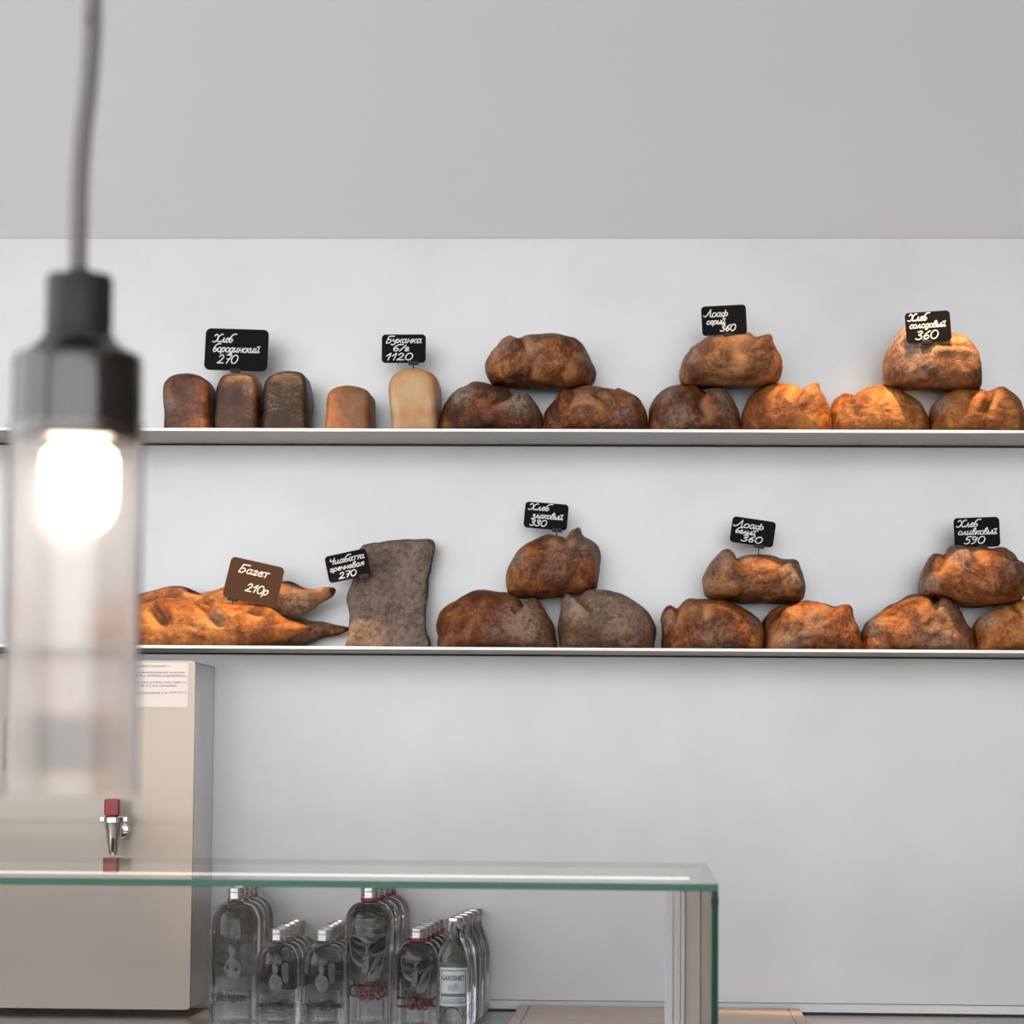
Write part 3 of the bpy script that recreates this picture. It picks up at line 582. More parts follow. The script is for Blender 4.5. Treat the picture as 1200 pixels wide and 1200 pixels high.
# ------------------------------------------------------------------ handwriting
def circ(cx, cy, rx, ry, n=9, a0=60): return [(cx+rx*math.cos(math.radians(a0+360*i/n)), cy+ry*math.sin(math.radians(a0+360*i/n))) for i in range(n+1)]
G = {
 'Х': ([[(-.1, 1.35), (.15, 1.75), (.45, 1.35), (.5, .8), (.35, .2), (.05, 0), (-.2, .2)], [(1.2, 1.7), (.95, 1.75), (.6, 1.1), (.62, .4), (.85, 0), (1.15, .25)]], 1.2),
 'л': ([[(0, .1), (.14, .05), (.4, 1.0)], [(.4, 1.0), (.48, .15), (.62, .02), (.74, .2)]], .74),
 'е': ([[(.05, .45), (.4, .6), (.48, .85), (.3, 1.0), (.1, .7), (.1, .25), (.3, 0), (.58, .22)]], .6),
 'б': ([[(.95, 1.85), (.5, 1.8), (.18, 1.3), (.05, .5), (.22, .02), (.48, .15), (.55, .55), (.35, .8), (.12, .55)]], .68),
 'о': ([circ(.32, .5, .27, .5)], .66),
 'р': ([[(.12, 1), (.02, -.8)], [(.1, .65), (.35, 1), (.56, .75), (.48, .2), (.28, 0), (.1, .2)]], .68),
 'д': ([[(.5, .85), (.25, 1), (.05, .5), (.2, 0), (.48, .3)], [(.54, 1), (.46, -.5), (.25, -.85), (.1, -.6), (.62, .1)]], .68),
 'и': ([[(.08, 1), (.05, .2), (.22, 0), (.48, .5)], [(.54, 1), (.5, .2), (.64, 0), (.78, .2)]], .78),
 'н': ([[(.1, 1), (.05, 0)], [(.06, .5), (.5, .5)], [(.55, 1), (.5, 0)]], .66),
 'с': ([[(.5, .8), (.3, 1), (.08, .6), (.12, .15), (.35, 0), (.55, .2)]], .58),
 'к': ([[(.1, 1), (.05, 0)], [(.52, 1), (.1, .5)], [(.18, .5), (.5, 0)]], .6),
 'й': ([[(.08, 1), (.05, .2), (.22, 0), (.48, .5)], [(.54, 1), (.5, .2), (.64, 0), (.78, .2)], [(.2, 1.4), (.38, 1.28), (.62, 1.45)]], .78),
 'у': ([[(.05, 1), (.1, .5), (.3, .4), (.5, .9)], [(.56, 1), (.4, -.3), (.15, -.8), (-.05, -.55)]], .64),
 'х': ([[(.05, 1), (.3, .5), (.55, 0)], [(.58, 1), (.02, 0)]], .64),
 'а': ([[(.5, .8), (.25, 1), (.05, .5), (.2, 0), (.45, .3), (.54, 1)], [(.54, 1), (.5, .15), (.7, .05)]], .7),
 'г': ([[(.05, .8), (.25, 1), (.42, .75), (.1, .2), (.25, 0), (.5, .15)]], .54),
 'Л': ([[(-.25, .35), (-.05, .1), (.25, .5), (.6, 1.8)], [(.6, 1.8), (.72, .2), (.95, 0)]], .95),
 'ф': ([[(.5, 1.5), (.4, -.8)], circ(.24, .5, .2, .42), circ(.68, .5, .2, .42)], .95),
 'ы': ([[(.08, 1), (.05, .1), (.3, .03), (.36, .4), (.08, .5)], [(.62, 1), (.58, 0)]], .72),
 'з': ([[(.1, .85), (.3, 1), (.45, .8), (.22, .52), (.48, .25), (.38, -.25), (.15, -.55), (-.02, -.3)]], .56),
 'в': ([[(.05, .1), (.1, 1.2), (.32, 1.75), (.46, 1.35), (.15, .85), (.5, .6), (.42, .05), (.06, .06)]], .6),
 'Ч': ([[(.12, 1.6), (.12, 1.0), (.55, 1.0)], [(.7, 1.7), (.55, 0)]], .8),
 'т': ([[(0, 1), (.55, 1.02)], [(.3, 1), (.25, 0)]], .52),
 'ч': ([[(.08, 1), (.1, .55), (.42, .55)], [(.5, 1), (.42, 0)]], .56),
 'я': ([[(.5, 0), (.55, 1), (.22, .95), (.12, .7), (.45, .5)], [(.32, .5), (0, 0)]], .62),
 'Б': ([[(.95, 1.75), (.22, 1.7)], [(.25, 1.7), (.1, 0)], [(.17, .9), (.55, .92), (.68, .45), (.42, 0), (.1, 0)]], .88),
 '/': ([[(.6, 1.7), (.05, -.1)]], .55), ' ': ([], .5),
 '0': ([circ(.4, .8, .36, .8, 11)], .86), '1': ([[(.02, .95), (.42, 1.6)], [(.42, 1.6), (.3, 0)]], .6),
 '2': ([[(.08, 1.2), (.35, 1.6), (.6, 1.2), (.35, .5), (.03, .02)], [(.03, .02), (.78, .05)]], .86),
 '3': ([[(.1, 1.45), (.4, 1.6), (.56, 1.25), (.22, .88), (.56, .6), (.5, .15), (.2, 0), (-.02, .2)]], .74),
 '5': ([[(.75, 1.6), (.28, 1.6)], [(.28, 1.6), (.17, .95), (.5, .95), (.6, .4), (.35, 0), (.03, .15)]], .78),
 '6': ([[(.58, 1.55), (.2, 1.0), (.08, .4), (.3, 0), (.56, .35), (.4, .75), (.12, .5)]], .72),
 '7': ([[(.05, 1.6), (.68, 1.55)], [(.68, 1.55), (.3, 0)], [(.2, .8), (.62, .85)]], .76),
 '9': ([[(.55, 1.2), (.3, 1.6), (.08, 1.2), (.3, .85), (.56, 1.15)], [(.6, 1.4), (.42, .3), (.1, 0)]], .74),
}
def write(lines, w, h, sw, slant=.28, desc=.6):
    """strokes of hand lettering in board coordinates (x right, z up, centre 0)"""
    b = B()
    for text, x0, x1, base, cap in lines:      # fractions of the board; cap = height of a capital / digit
        tot = sum(G[c][1] for c in text); sy = .9*cap*h/1.65
        sx = (x1-x0)*w/tot; xx = -w/2+x0*w
        for c in text:
            for st in G[c][0]:
                pts = catmull(st, 5) if len(st) > 2 else np.array(st, float); pts[:, 1] = np.where(pts[:, 1] < 0, pts[:, 1]*desc, pts[:, 1])
                q = np.stack([xx+pts[:, 0]*sx+slant*pts[:, 1]*sy, h/2-base*h+pts[:, 1]*sy], -1)
                d = np.gradient(q, axis=0); d /= np.maximum(np.linalg.norm(d, axis=1, keepdims=True), 1e-9)
                nrm = np.stack([-d[:, 1], d[:, 0]], -1)*sw/2
                a, e2 = q+nrm, q-nrm; n = len(q)
                v = [(p[0], 0, p[1]) for p in a]+[(p[0], 0, p[1]) for p in e2]
                b.add(v, [(i, n+i, n+i+1, i+1) for i in range(n-1)])
                for p in (q[0], q[-1]):
                    b.add([(p[0]+sw/2*math.cos(k*math.pi/4), 0, p[1]+sw/2*math.sin(k*math.pi/4)) for k in range(8)], [tuple(range(8))])
            xx += G[c][1]*sx
    return b

def price_tag(cx, cy, wpx, hpx, roll, Y, lines, label, clip, pin_to, m='tag', sw=1.3, pdy=0.):
    c = P(cx, cy, Y); k = (Y-CAM[1])/F*1.004
    w, h = wpx*k, hpx*k
    e = empty('price_tag', c, label, 'price tag', 'chalkboard price signs on the bread')
    e.rotation_euler = (0, math.radians(roll)+ROLL, 0)
    e.rotation_euler[0] = -.05
    bd = B().prism(rounded(w, h, .0065*w/.075, 6), -.0006, .0006)
    o = bd.make('board', MT[m], e)
    t = write(lines, w, h, sw*k).make('lettering', MT['chalk'], e); t.location = (0, -.0009, 0)
    # clip and pin, given in photo pixels relative to the board centre
    a = math.radians(roll)
    def loc(px, py):
        dx, dy = (px-cx)*k, -(py-cy)*k
        return (dx*math.cos(a)-dy*math.sin(a), dx*math.sin(a)+dy*math.cos(a))
    lx, lz = loc(*clip); 
    cb = B().box((lx-.0085, -.0028, -h/2-.0035), (lx+.0085, .0028, -h/2+.0030), 0, .0006)
    cb.make('clip', MT['black'], e)
    px_, pz_ = loc(*pin_to)
    B().tube([(lx, 0, -h/2-.002), (px_, pdy, pz_)], .0010, 8).make('pin', MT['black'], e)
    return e

price_tag(277.2, 410, 75, 50, 1.2, -.112, [('Хлеб', .13, .43, .33, .20), ('бородинский', .12, .86, .56, .19), ('270', .20, .52, .83, .23)],
          'large black sign reading 270 above the three dark tin loaves', (276.5, 435), (276.5, 446))
price_tag(473.2, 408.6, 52, 34, -.7, -.115, [('Буханка', .08, .90, .30, .25), ('б/г', .25, .62, .58, .22), ('1120', .08, .70, .90, .27)],
          'black sign reading 1120 above the tall pale tin loaf', (485, 426), (485.5, 441))
price_tag(848.5, 375.3, 52.6, 35.2, -3.5, -.175, [('Лоаф', .08, .58, .37, .25), ('серый', .10, .52, .62, .22), ('360', .40, .74, .87, .25)],
          'black sign reading 360 on top of the middle upper stack', (854, 393), (854, 403), pdy=.03)
price_tag(1087.7, 383, 52.6, 36, -4.5, -.200, [('Хлеб', .08, .48, .28, .24), ('солодовый', .08, .88, .52, .22), ('360', .20, .70, .90, .31)],
          'black sign reading 360 on the pale loaf of the right upper stack', (1086, 401.5), (1086.2, 411), pdy=.035)
price_tag(297.2, 682.4, 64.7, 49, 12, -.160, [('Багет', .17, .72, .33, .21), ('210р', .38, .80, .74, .22)],
          'brown sign reading 210 stuck in the front baguette', (273, 703), (274.5, 718), 'tagbrown')
price_tag(407.5, 663, 50, 32, -13, -.118, [('Чиабатта', .08, .92, .34, .23), ('гречневая', .06, .88, .60, .21), ('270', .24, .66, .91, .25)],
          'tilted black sign reading 270 clipped to the flat leaning loaf', (427, 676), (429.5, 683))
price_tag(640, 604.8, 51, 30.8, 4, -.108, [('Хлеб', .10, .55, .30, .25), ('злаковый', .17, .88, .60, .24), ('330', .14, .52, .90, .26)],
          'black sign reading 330 on the left lower stack', (653, 622.5), (652.5, 634))
price_tag(882.2, 623.4, 51, 30.4, 7.7, -.108, [('Лоаф', .08, .72, .38, .28), ('белый', .10, .56, .62, .22), ('360', .26, .74, .90, .27)],
          'black sign reading 360 on the middle lower stack', (889.5, 641.5), (888, 655))
price_tag(1144.8, 623.8, 53, 34.8, -2.5, -.120, [('Хлеб', .08, .52, .31, .24), ('оливковый', .08, .93, .57, .22), ('590', .20, .66, .88, .27)],
          'black sign reading 590 on the right lower stack', (1151, 641), (1151, 651))

# ------------------------------------------------------------------ back counter
ZC = Z(952, 1189.5, -.02)
e = empty('back_counter', (0, -.3, 0), 'steel back counter along the wall carrying bottles and a wooden board', 'counter')
def child(b, name, m, e, smooth=False, mats=None):
    o = b.make(name, m, None, smooth, mats, origin=e.location); o.location = (0, 0, 0); o.parent = e; return o
child(B().box((-1.9, -.66, ZC-.04), (1.9, -.008, ZC), 0, .001), 'worktop', MT['counter'], e)
ZB = Z(952, 1176, -.02); BXR = X(252, 1100, -.02)
child(B().box((BXR, -.018, ZC+.0035), (1.9, -.0075, ZB), 0, .001), 'backsplash', MT['counter'], e)
child(B().box((BXR, -.0195, ZC+.0001), (1.9, -.0077, ZC+.0034)), 'joint', MT['joint'], e)
child(B().box((-1.9, -.62, 0), (1.9, -.02, ZC-.041)), 'cabinet_body', MT['counter'], e)

# wooden board
yb = -.055; zt = Z(770, 1180, yb)
fz = lambda Y: Z(775, 1195.2, Y)
lo_, hi_ = -.6, -.1
for _ in range(40):
    md = (lo_+hi_)/2
    if fz(md) < zt: lo_ = md
    else: hi_ = md
yf = (lo_+hi_)/2
xl0, xl1 = X(588.5, 1194.5, yf), X(958, 1196, yf)
e = empty('bread_board', ((xl0+xl1)/2, (yb+yf)/2, ZC+.0005), 'long pale wooden board lying on the counter, right of the bottles', 'cutting board')
wE = X(603.5, 1194, yf)-xl0
child(B().box((xl0+wE+.0006, yf, ZC+.0005), (xl1-wE-.0006, yb, zt), 0, .0015), 'plank', MT['wood'], e)
for a, c in ((xl0, xl0+wE), (xl1-wE, xl1)): child(B().box((a, yf, ZC+.0005), (c, yb, zt), 0, .0015), 'end_strip', MT['wood'], e)

# ------------------------------------------------------------------ bottles
def text_mesh(s, size, align='CENTER'):
    cu = bpy.data.curves.new('t', 'FONT'); cu.body = s; cu.size = size; cu.align_x = align; cu.resolution_u = 3; cu.offset = .022
    o = bpy.data.objects.new('t', cu); COL.objects.link(o)
    dg = bpy.context.evaluated_depsgraph_get(); me = bpy.data.meshes.new_from_object(o.evaluated_get(dg))
    v = [tuple(x.co) for x in me.vertices]; f = [tuple(p.vertices) for p in me.polygons]
    bpy.data.objects.remove(o); bpy.data.curves.remove(cu); bpy.data.meshes.remove(me)
    return np.array(v), f
def fit_text(s, w, h):
    v, f = text_mesh(s, 1.0); lo, hi = v.min(0), v.max(0)
    v = (v-(lo+hi)/2); v[:, 0] *= w/(hi[0]-lo[0]); v[:, 1] *= h/(hi[1]-lo[1]); return v[:, :2], f
def wrap(v2, r, z0):
    """flat (x,z) drawing bent round a bottle of radius r, facing -y"""
    a = v2[:, 0]/r
    return np.stack([r*np.sin(a), -r*np.cos(a), z0+v2[:, 1]], -1)
def rect(x0, x1, z0, z1, n=10):
    xs = np.linspace(x0, x1, n+1)
    v = [(x, z0) for x in xs]+[(x, z1) for x in xs]
    return np.array(v), [(i, i+1, n+2+i, n+1+i) for i in range(n)]
def blob(pts, n=6):
    c = catmull(pts, n, True); v = np.vstack([c.mean(0), c]); k = len(c)
    return v, [(0, 1+i, 1+(i+1) % k) for i in range(k)]

FD = -.37; kk = (FD-CAM[1])/F
def bottle_master(kind):
    """returns list of (part name, B, material) with base at origin"""
    parts = []
    def zof(py): return Z(P_[0], py, FD)-ZC
    if kind in ('tall', 'small', 'redtall', 'redsmall'):
        P_ = (275 if kind == 'tall' else 325 if kind == 'small' else 433 if kind == 'redtall' else 489,)
        dia = {'tall': 59.0, 'small': 51, 'redtall': 57, 'redsmall': 49.5}[kind]*kk; R = dia/2
        capy = {'tall': (1040.5, 1054), 'small': (1089, 1102.5), 'redtall': (1039.8, 1053), 'redsmall': (1088, 1100)}[kind]
        z1, z0 = zof(capy[0]), zof(capy[1])
        sh = zof(capy[1]+ (24 if kind != 'redtall' else 25)); nk = zof(capy[1]+4.0); rc = 10.5*kk; rn = 9.3*kk
        prof = [(R*.45, .004), (R*.80, .0012), (R*.90, 0), (R*.985, .004), (R, .010), (R, sh-.004)]
        for i in range(1, 9):
            t = i/8*math.pi/2; prof.append((rn+.002+(R-rn-.002)*math.cos(t)**1.05, sh-.004+(nk-sh+.004)*math.sin(t)))
        prof += [(rn, nk+.002), (rn, z0+.004)]
        parts.append(('glass_body', B().lathe(prof, 40), 'bglass', None))
        cap = [(rc*.97, z0), (rc*1.04, z0+.001), (rc*1.04, z0+.003), (rc*.93, z0+.0042), (rc, z0+.0055), (rc, z0+.0095), (rc*.95, z0+.0105), (rc, z0+.0115), (rc, z1-.0012), (rc*.93, z1)]
        parts.append(('cap', B().lathe(cap, 32), 'cap', None))
        if kind.startswith('red'):
            parts.append(('red_ring', B().lathe([(rc*1.0, z0-.0036), (rc*1.06, z0-.0034), (rc*1.06, z0-.0004), (rc*1.0, z0-.0002)], 32), 'red', None))
            # crumpled grey drawing and red letters printed on the glass
            g = B(); zc = zof({'redtall': 1118, 'redsmall': 1137}[kind]); q = kk*(1.0 if kind == 'redtall' else .85)
            for sh_ in ([(-22, 20), (-6, 21), (5, 16), (22, 21), (23, 8), (14, 2), (6, -2), (0, -10), (-8, -14), (-18, -6), (-23, 8)],
                        [(10, -2), (22, 4), (20, -12), (14, -26), (4, -30), (1, -22), (6, -12)], [(-4, -12), (2, -10), (0, -20), (-6, -19)]):
                v, f = blob(np.array(sh_, float)*q); g.add(wrap(v, R+.0004, zc), f)
            g2 = B()
            for sh_ in ([(-20, 17), (-4, 10), (14, 17), (-3, 12)], [(-21, 9), (-6, 0), (10, 6), (-5, -2)], [(16, 12), (6, 2), (2, -8), (4, 3)], [(-14, -4), (-6, -8), (-1, -4), (-6, -10)], [(12, -6), (10, -16), (6, -22), (9, -14)]):
                v, f = blob(np.array(sh_, float)*q, 4); g2.add(wrap(v, R+.0007, zc), f)
            parts.append(('grey_drawing', g, 'greyink', None)); parts.append(('dark_drawing', g2, 'blackink', None))
            v, f = fit_text('OSS', 30*q, 15*q); b = B(); v[:, 0] += 3*q; b.add(wrap(v, R+.0006, zof({'redtall': 1163, 'redsmall': 1176}[kind])), f)
            parts.append(('red_lettering', b, 'redink', None))
        else:
            v, f = fit_text('petroglyph', (38 if kind == 'tall' else 33)*kk, (9 if kind == 'tall' else 8.5)*kk)
            zt_ = zof(1169 if kind == 'tall' else 1179); b = B().add(wrap(v, R+.0005, zt_), f)
            parts.append(('lettering', b, 'blackink', None))
            g = B(); q = kk*(1.0 if kind == 'tall' else .8); zc = zof(1133 if kind == 'tall' else 1150)
            for sh_ in ([(-6, 9), (0, 12), (8, 7), (11, -3), (5, -13), (-3, -12), (-9, -1)], [(11, 26), (20, 26), (20, 2), (13, 1), (11, 12)], [(-4, 26), (4, 22), (3, 14), (-2, 13)]):
                v, f = blob(np.array(sh_, float)*q); g.add(wrap(v, R+.0004, zc), f)
            parts.append(('grey_drawing', g, 'greyink', None))
            l = B()
            for dz in (-7, -10):
                v, f = rect(-17*kk, 17*kk, -.0004, .0004); l.add(wrap(v, R+.0005, zt_+dz*kk), f)
            parts.append(('printed_lines', l, 'greyink', None))
    else:
        P_ = (532.3,); R = 39.5*kk/2
        z1 = zof(1075.5); rn = 9.0*kk
        prof = [(R*.5, .003), (R*.85, 0), (R*.95, .002), (R, .008), (R, zof(1128))]
        for y, r in ((1122, .97), (1115, .90), (1108, .78), (1102, .64), (1097, .52), (1092, .47), (1086, .455), (1080, .455)): prof.append((R*r, zof(y)))
        parts.append(('glass_body', B().lathe(prof, 40), 'tglass', None))
        rc = 10.6*kk; cap = [(rc*.96, zof(1083)), (rc*1.0, zof(1081)), (rc*1.02, zof(1078.8)), (rc*.99, zof(1076.6)), (rc*.85, z1)]
        parts.append(('cap', B().lathe(cap, 32), 'cap', None))
        za, zb = zof(1133), zof(1178); wl = 36*kk; zm = (za+zb)/2
        v, f = rect(-wl/2, wl/2, zb-zm, za-zm); parts.append(('label', B().add(wrap(v, R+.0004, zm), f), 'paper', None))
        t = B(); hw = wl/2-2.0*kk; hh = (za-zb)/2-3.2*kk; lw = 1.1*kk
        for x0, x1, y0, y1 in ((-hw, hw, hh-lw, hh), (-hw, hw, -hh, -hh+lw), (-hw, -hw+lw, -hh, hh), (hw-lw, hw, -hh, hh), (-hw+lw, hw-lw, -11.5*kk, -7.8*kk)):
            v, f = rect(x0, x1, y0, y1); t.add(wrap(v, R+.0007, zm), f)
        for k in (-14.5, -16.5):
            v, f = rect(-hw*.75, hw*.75, k*kk, (k+.7)*kk); t.add(wrap(v, R+.0007, zm), f)
        parts.append(('teal_border', t, 'teal', None))
        v, f = blob(np.array([(-6, 0), (-3, 2), (0, 1), (2, 4.5), (4, 3), (6, 1), (6, -3), (3, -5), (-3, -5), (-6, -3)], float)*kk); v[:, 1] += .5*kk
        parts.append(('flower_drawing', B().add(wrap(v, R+.0007, zm), f), 'teall', None))
        v, f = fit_text('GARDENIST', 28*kk, 6*kk); v[:, 1] += 10*kk
        parts.append(('lettering', B().add(wrap(v, R+.0007, zm), f), 'blackink', None))
    return parts

def bottle_row(kind, name, fx, bx, n, r, labels, group):
    """one row going back to the wall; front and rear bottle seen at photo x = fx and bx"""
    D0 = FD-CAM[1]; D1 = D0*(1+r)
    p0 = V3([X(fx, 1150, FD), FD]); p1 = V3([X(bx, 1150, CAM[1]+D1), CAM[1]+D1])
    parts = bottle_master(kind)
    first = empty(name, (p0[0], p0[1], ZC+.0005), labels[0], 'bottle', group); kids = []
    for nm, b, m, _ in parts:
        o = b.make(nm, MT[m], first); kids.append(o)
        if nm in ('glass_body', 'cap', 'red_ring'): autosmooth(o, 35)
    for i in range(1, n):
        p = p0+(p1-p0)*i/(n-1)
        c = first.copy(); COL.objects.link(c); c.location = (p[0], p[1], ZC+.0005); c['label'] = labels[min(i, len(labels)-1)]
        for k in kids:
            d = k.copy(); COL.objects.link(d); d.parent = c
def lab(kind, where, n):
    o = ['front', 'second', 'third', 'fourth', 'fifth']
    out = ['%s, %s' % (kind, where % 'front')]
    for i in range(1, n): out.append('%s, %s' % (kind, where % (o[i] + ' back')))
    return out
bottle_row('tall', 'tall_water_bottle', 275, 291.5, 4, .060, lab('tall clear bottle with plain silver cap', '%s in the row beside the water boiler', 4), 'tall clear bottles beside the boiler')
bottle_row('small', 'small_water_bottle', 325, 347, 5, .062, lab('small clear bottle with plain silver cap', '%s in the left row of small ones', 5), 'small clear bottles, left row')
bottle_row('small', 'small_water_bottle', 379, 398, 5, .062, lab('small clear bottle with plain silver cap', '%s in the right row of small ones', 5), 'small clear bottles, right row')
bottle_row('redtall', 'tall_water_bottle', 432.5, 453, 4, .062, lab('tall clear bottle with red ring under its cap', '%s in its row', 4), 'tall clear bottles with red rings')
bottle_row('redsmall', 'small_water_bottle', 489, 510, 5, .062, lab('small clear bottle with red ring under its cap', '%s in its row', 5), 'small clear bottles with red rings')
bottle_row('tonic', 'tonic_bottle', 532.3, 555, 5, .066, lab('slim clear bottle with white and teal label', '%s in its row', 5), 'slim labelled bottles at the right end')

# ------------------------------------------------------------------ water boiler
BY = -.23
xr = X(226.8, 900, BY); ztop = Z(227.5, 774.3, BY); zbot = Z(222, 1183.5, BY); xl = xr-.40
e = empty('water_boiler', ((xl+xr)/2, -.12, zbot), 'wall-mounted stainless steel water boiler with a tap, under the lower shelf', 'water boiler')
b = B().box((xl+.002, BY+.012, zbot+.002), (xr-.0005, -.0085, ztop-.002), 0, .001); child(b, 'body', MT['boiler_side'], e)
b = B()
pl = rounded(xr-xl, ztop-zbot, .006, 5)
b.prism([(x+(xl+xr)/2, z+(ztop+zbot)/2) for x, z in pl], BY, BY+.012); child(b, 'front_panel', MT['boiler'], e)
# tap
def bx(px, py, Y=BY): return P(px, py, Y)
TY = BY-.052; c = P(133, 975, TY); q = (TY-CAM[1])/F
tp = empty('tap', (0, 0, 0), '', ''); del tp['label']; del tp['category']; tp.parent = e; tp.location = (0, 0, 0)
tp.empty_display_size = .01
bpy.data.objects.remove(tp)
zz = lambda py: Z(133, py, TY)
b = B().lathe([(5.0*q, zz(1002)), (5.6*q, zz(995)), (5.8*q, zz(994)), (11.0*q, zz(965)), (12.5*q, zz(963.5)), (12.5*q, zz(958)), (9*q, zz(955.5))], 28, (c[0], TY, 0))
b.lathe([(4*q, TY+.012), (4*q, BY-.001)], 20, (c[0]+3*q, 0, zz(968)), 'y')
b.lathe([(8*q, BY-.008), (10.5*q, BY-.006), (10.5*q, BY-.0002)], 24, (X(142, 973, BY), 0, Z(142, 973, BY)), 'y')
b.box((X(117, 960, TY), TY-.004, zz(963)), (X(150, 960, TY), TY+.004, zz(957)), 0, .001)
tapo = autosmooth(child(b, 'tap', MT['chrome'], e), 35)
b = B().box((X(123.5, 945, TY), TY-.012, zz(956)), (X(141, 945, TY), TY+.006, zz(936)), 0, .002)
h = b.make('tap_handle', MT['handle'], None, origin=e.location); h.location = (0, 0, 0); h.parent = tapo; h['label'] = 'red lever on the tap'
# information sticker
s0, s1 = bx(96, 776), bx(220, 829)
b = B().prism([(x+(s0[0]+s1[0])/2, z+(s0[2]+s1[2])/2) for x, z in rounded(s1[0]-s0[0], s0[2]-s1[2], .003, 4)], BY-.0006, BY-.0001)
st = child(b, 'sticker', MT['sticker'], e); st['label'] = 'white printed notice sticker'
b = B()
rr = random.Random(3)
for yy, xs in ((780.5, (150, 198)), (788, (106, 217)), (791.8, (106, 218)), (799.5, (106, 219)), (803.5, (106, 207)), (812, (106, 196))):
    x = xs[0]
    while x < xs[1]:
        w = rr.uniform(1.2, 2.2); p0 = bx(x, yy+.9); p1 = bx(min(x+w*.8, xs[1]), yy-.9+rr.uniform(-.3, .3))
        b.box((p0[0], BY-.0009, p0[2]), (p1[0], BY-.0007, p1[2])); x += w+(1.6 if rr.random() < .15 else .2)
v, f = fit_text('ЗАПРЕЩЕНО!', 21*(BY-CAM[1])/F, 2.6*(BY-CAM[1])/F); cc = bx(208.5, 811.5)
b.add([(cc[0]+x, BY-.0008, cc[2]+z) for x, z in v], f)
o = b.make('printed_text', MT['textgrey'], None, origin=e.location); o.location = (0, 0, 0); o.parent = st
# dark display
p0, p1 = bx(5, 838), bx(112, 906)
b = B().prism([(x+(p0[0]+p1[0])/2, z+(p0[2]+p1[2])/2) for x, z in rounded(p1[0]-p0[0], p0[2]-p1[2], .007, 5)], BY-.0012, BY-.0001)
child(b, 'display', MT['darkpanel'], e)

# ------------------------------------------------------------------ glass display case
GY = -2.20; GB = -1.492
gz = Z(600, 1033.9, GY); th = .0066
gxr = X(842, 1036, GY); gxl = gxr-1.75
e = empty('display_case', ((gxl+gxr)/2, (GY+GB)/2, 0), 'glass display case with green glass edges and a light strip in front of the counter', 'display case')
def sheet(a, c, name, clear, edge, big):
    """glass sheet: clear on its two large faces, green on its four edges; big = axis across the sheet"""
    (x0, y0, z0), (x1, y1, z1) = a, c
    v = [(x, y, z) for x in (x0, x1) for y in (y0, y1) for z in (z0, z1)]
    f = [(0, 1, 3, 2), (4, 6, 7, 5), (0, 4, 5, 1), (2, 3, 7, 6), (0, 2, 6, 4), (1, 5, 7, 3)]; ax = [0, 0, 1, 1, 2, 2]
    b = B(); b.v = v; b.f = f; b.mi = [0 if q_ == big else 1 for q_ in ax]
    return child(b, name, None, e, False, [clear, edge])
ZBASE = .86
sheet((gxl, GY, gz-th), (gxr, GB, gz), 'top_pane', MT['panet'], MT['edge'], 2)
sheet((gxl, GY+.0005, ZBASE), (gxr-th-.0004, GY+.0071, gz-th-.0003), 'front_pane', MT['pane'], MT['edged'], 1)
sheet((gxr-th, GY+.0005, ZBASE), (gxr, GB, gz-th-.0003), 'side_pane', MT['panet'], MT['edged'], 0)
sheet((gxl, GY+.0075, ZBASE), (gxl+th, GB, gz-th-.0003), 'side_pane', MT['panet'], MT['edged'], 0)
b = B().box((gxl, GY, 0), (gxr, GB, ZBASE-.001), 0, .003); child(b, 'base', MT['base'], e)
# black corner connector
b = B().box((gxr-th-.0003, GY-.0002, Z(838, 1060.5, GY)), (gxr+.0004, GY+.010, Z(838, 1052, GY))); child(b, 'connector', MT['black'], e)
# light strip under the top pane
ly = GY+.41
b = B().box((gxl+.02, ly, gz-th-.0036), (X(808, 1030, ly), ly+.006, gz-th-.0004)); child(b, 'light_strip', MT['led'], e)
# added upright strips, coloured like reflections in the side glass
py_ = GB-.05
def post(px0, px1, y0, y1, name, m):
    child(B().box((X(px0, 1100, y0), y0, ZBASE), (X(px1, 1100, y0), y1, gz-th-.0008), 0, .0008), name, m, e)
post(779.5, 788.6, py_-.01, py_+.03, 'corner_post', MT['alu'])
post(789.2, 794.6, py_-.008, py_+.02, 'corner_post', MT['alu'])
post(794.9, 797.0, py_-.010, py_+.02, 'corner_post', MT['pinkalu'])
post(797.4, 802.2, py_-.008, py_+.03, 'corner_post', MT['alu'])
post(803.0, 821.0, py_-.004, py_+.03, 'end_panel', MT['post'])
post(821.3, 823.6, py_-.006, py_+.03, 'rail', MT['alu'])
post(823.9, 833.5, py_-.004, py_+.03, 'end_panel', MT['post'])

# ------------------------------------------------------------------ pendant lamp
LY = CAM[1]+1.22; q = 1.22/F; cx = X(90, 500, LY)
zp = lambda py: Z(90, py, LY)
e = empty('pendant_lamp', (cx, LY, CEIL), 'glowing pendant lamp with grey cord, smoked metal holder and clear glass tube', 'pendant lamp')
pts = [(110, -40), (109, 20), (107, 60), (103, 110), (98, 150), (94, 200), (92.5, 250), (91.5, 300), (91, 326)]
c3 = [P(x, y, LY) for x, y in pts]
top = [V3([c3[0][0]+.004, LY, CEIL-.02]), V3([c3[0][0]+.004, LY, 2.4]), V3([c3[0][0]+.002, LY, 1.9])]
cc = catmull(np.array(top+c3), 6); child(B().tube(cc, 11.0*q, 12), 'cord', MT['cord'], e, True)
child(B().lathe([(.05, CEIL-.025), (.055, CEIL-.02), (.055, CEIL-.0005)], 32, (c3[0][0]+.004, LY, 0)), 'ceiling_rose', MT['black'], e, False)
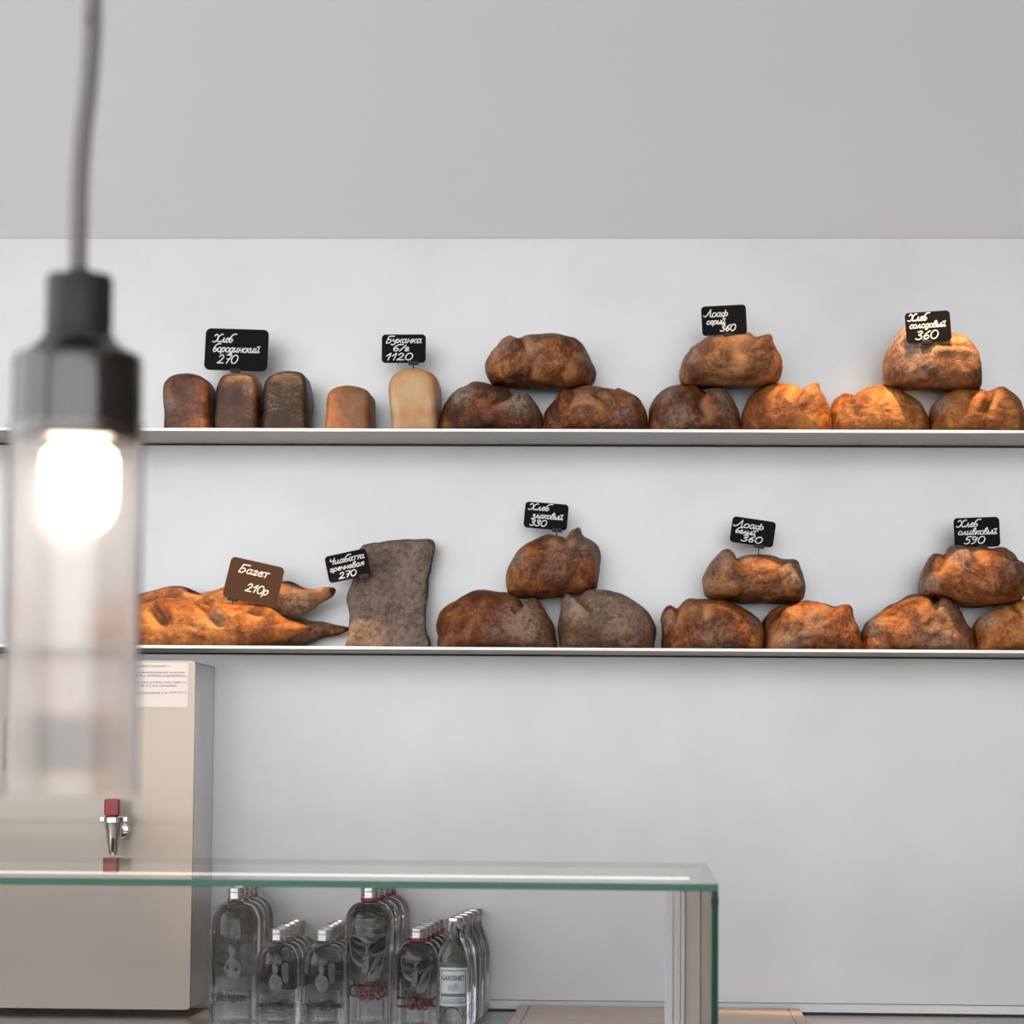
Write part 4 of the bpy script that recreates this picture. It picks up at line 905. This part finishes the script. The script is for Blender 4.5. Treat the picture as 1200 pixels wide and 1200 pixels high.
autosmooth(child(B().lathe([(39*q, zp(390)), (39.5*q, zp(387)), (39.5*q, zp(327)), (37*q, zp(323)), (14*q, zp(321.5)), (13*q, zp(316))], 40, (cx, LY, 0)), 'cap', MT['black'], e), 35)
autosmooth(child(B().lathe([(60*q, zp(517)), (76*q, zp(516)), (77*q, zp(512)), (77*q, zp(425)), (74*q, zp(417)), (58*q, zp(409)), (44*q, zp(398)), (40*q, zp(390.5))], 56, (cx, LY, 0)), 'lamp_holder', MT['smoke'], e), 30)
b = B(); ro, ri = 80*q, 76.5*q
prof = [(ro, zp(498)), (ro, zp(932)), (ri, zp(932)), (ri, zp(519)), ]
b.lathe(prof, 56, (cx, LY, 0), close=False); autosmooth(child(b, 'glass_tube', MT['tube'], e), 35)
bp = [(16*q, zp(517.5)), (30*q, zp(521)), (42*q, zp(530)), (44*q, zp(545)), (44*q, zp(585)), (41*q, zp(602)), (32*q, zp(616)), (20*q, zp(625)), (6*q, zp(628))]
autosmooth(child(B().lathe(bp, 36, (cx+4*q, LY, 0)), 'bulb', MT['bulb'], e), 60)

# ------------------------------------------------------------------ light
w = bpy.data.worlds.new('sky'); S.world = w; w.use_nodes = True
bg_ = w.node_tree.nodes['Background']; bg_.inputs['Color'].default_value = (.97, .985, 1.0, 1); bg_.inputs['Strength'].default_value = 3.75
def spot(px, py, Y, z, tx, ty, tY, power, ang, blend, size=.02, col=(1, .62, .30)):
    l = bpy.data.lights.new('ceiling_spot', 'SPOT'); l.energy = power; l.color = col; l.spot_size = math.radians(ang); l.spot_blend = blend; l.shadow_soft_size = size
    o = bpy.data.objects.new('ceiling_spot', l); COL.objects.link(o)
    p = Vector((X(px, py, -.1), Y, z)); t = Vector(P(tx, ty, tY)); o.location = p
    o.rotation_euler = (t-p).to_track_quat('-Z', 'Y').to_euler()
spot(1085, 450, -.48, 2.95, 1035, 455, -.17, 150, 20, .25)
spot(1110, 450, -.38, 2.95, 1110, 750, -.16, 55, 14, .3)
spot(890, 450, -.42, 2.95, 890, 720, -.16, 40, 13, .3)
spot(330, 450, -.64, 2.95, 305, 748, -.15, 200, 17, .3)
S.cycles.max_bounces = 16; S.cycles.transmission_bounces = 14; S.cycles.transparent_max_bounces = 16; S.cycles.glossy_bounces = 6; S.cycles.diffuse_bounces = 4
S.cycles.caustics_reflective = False; S.cycles.caustics_refractive = False
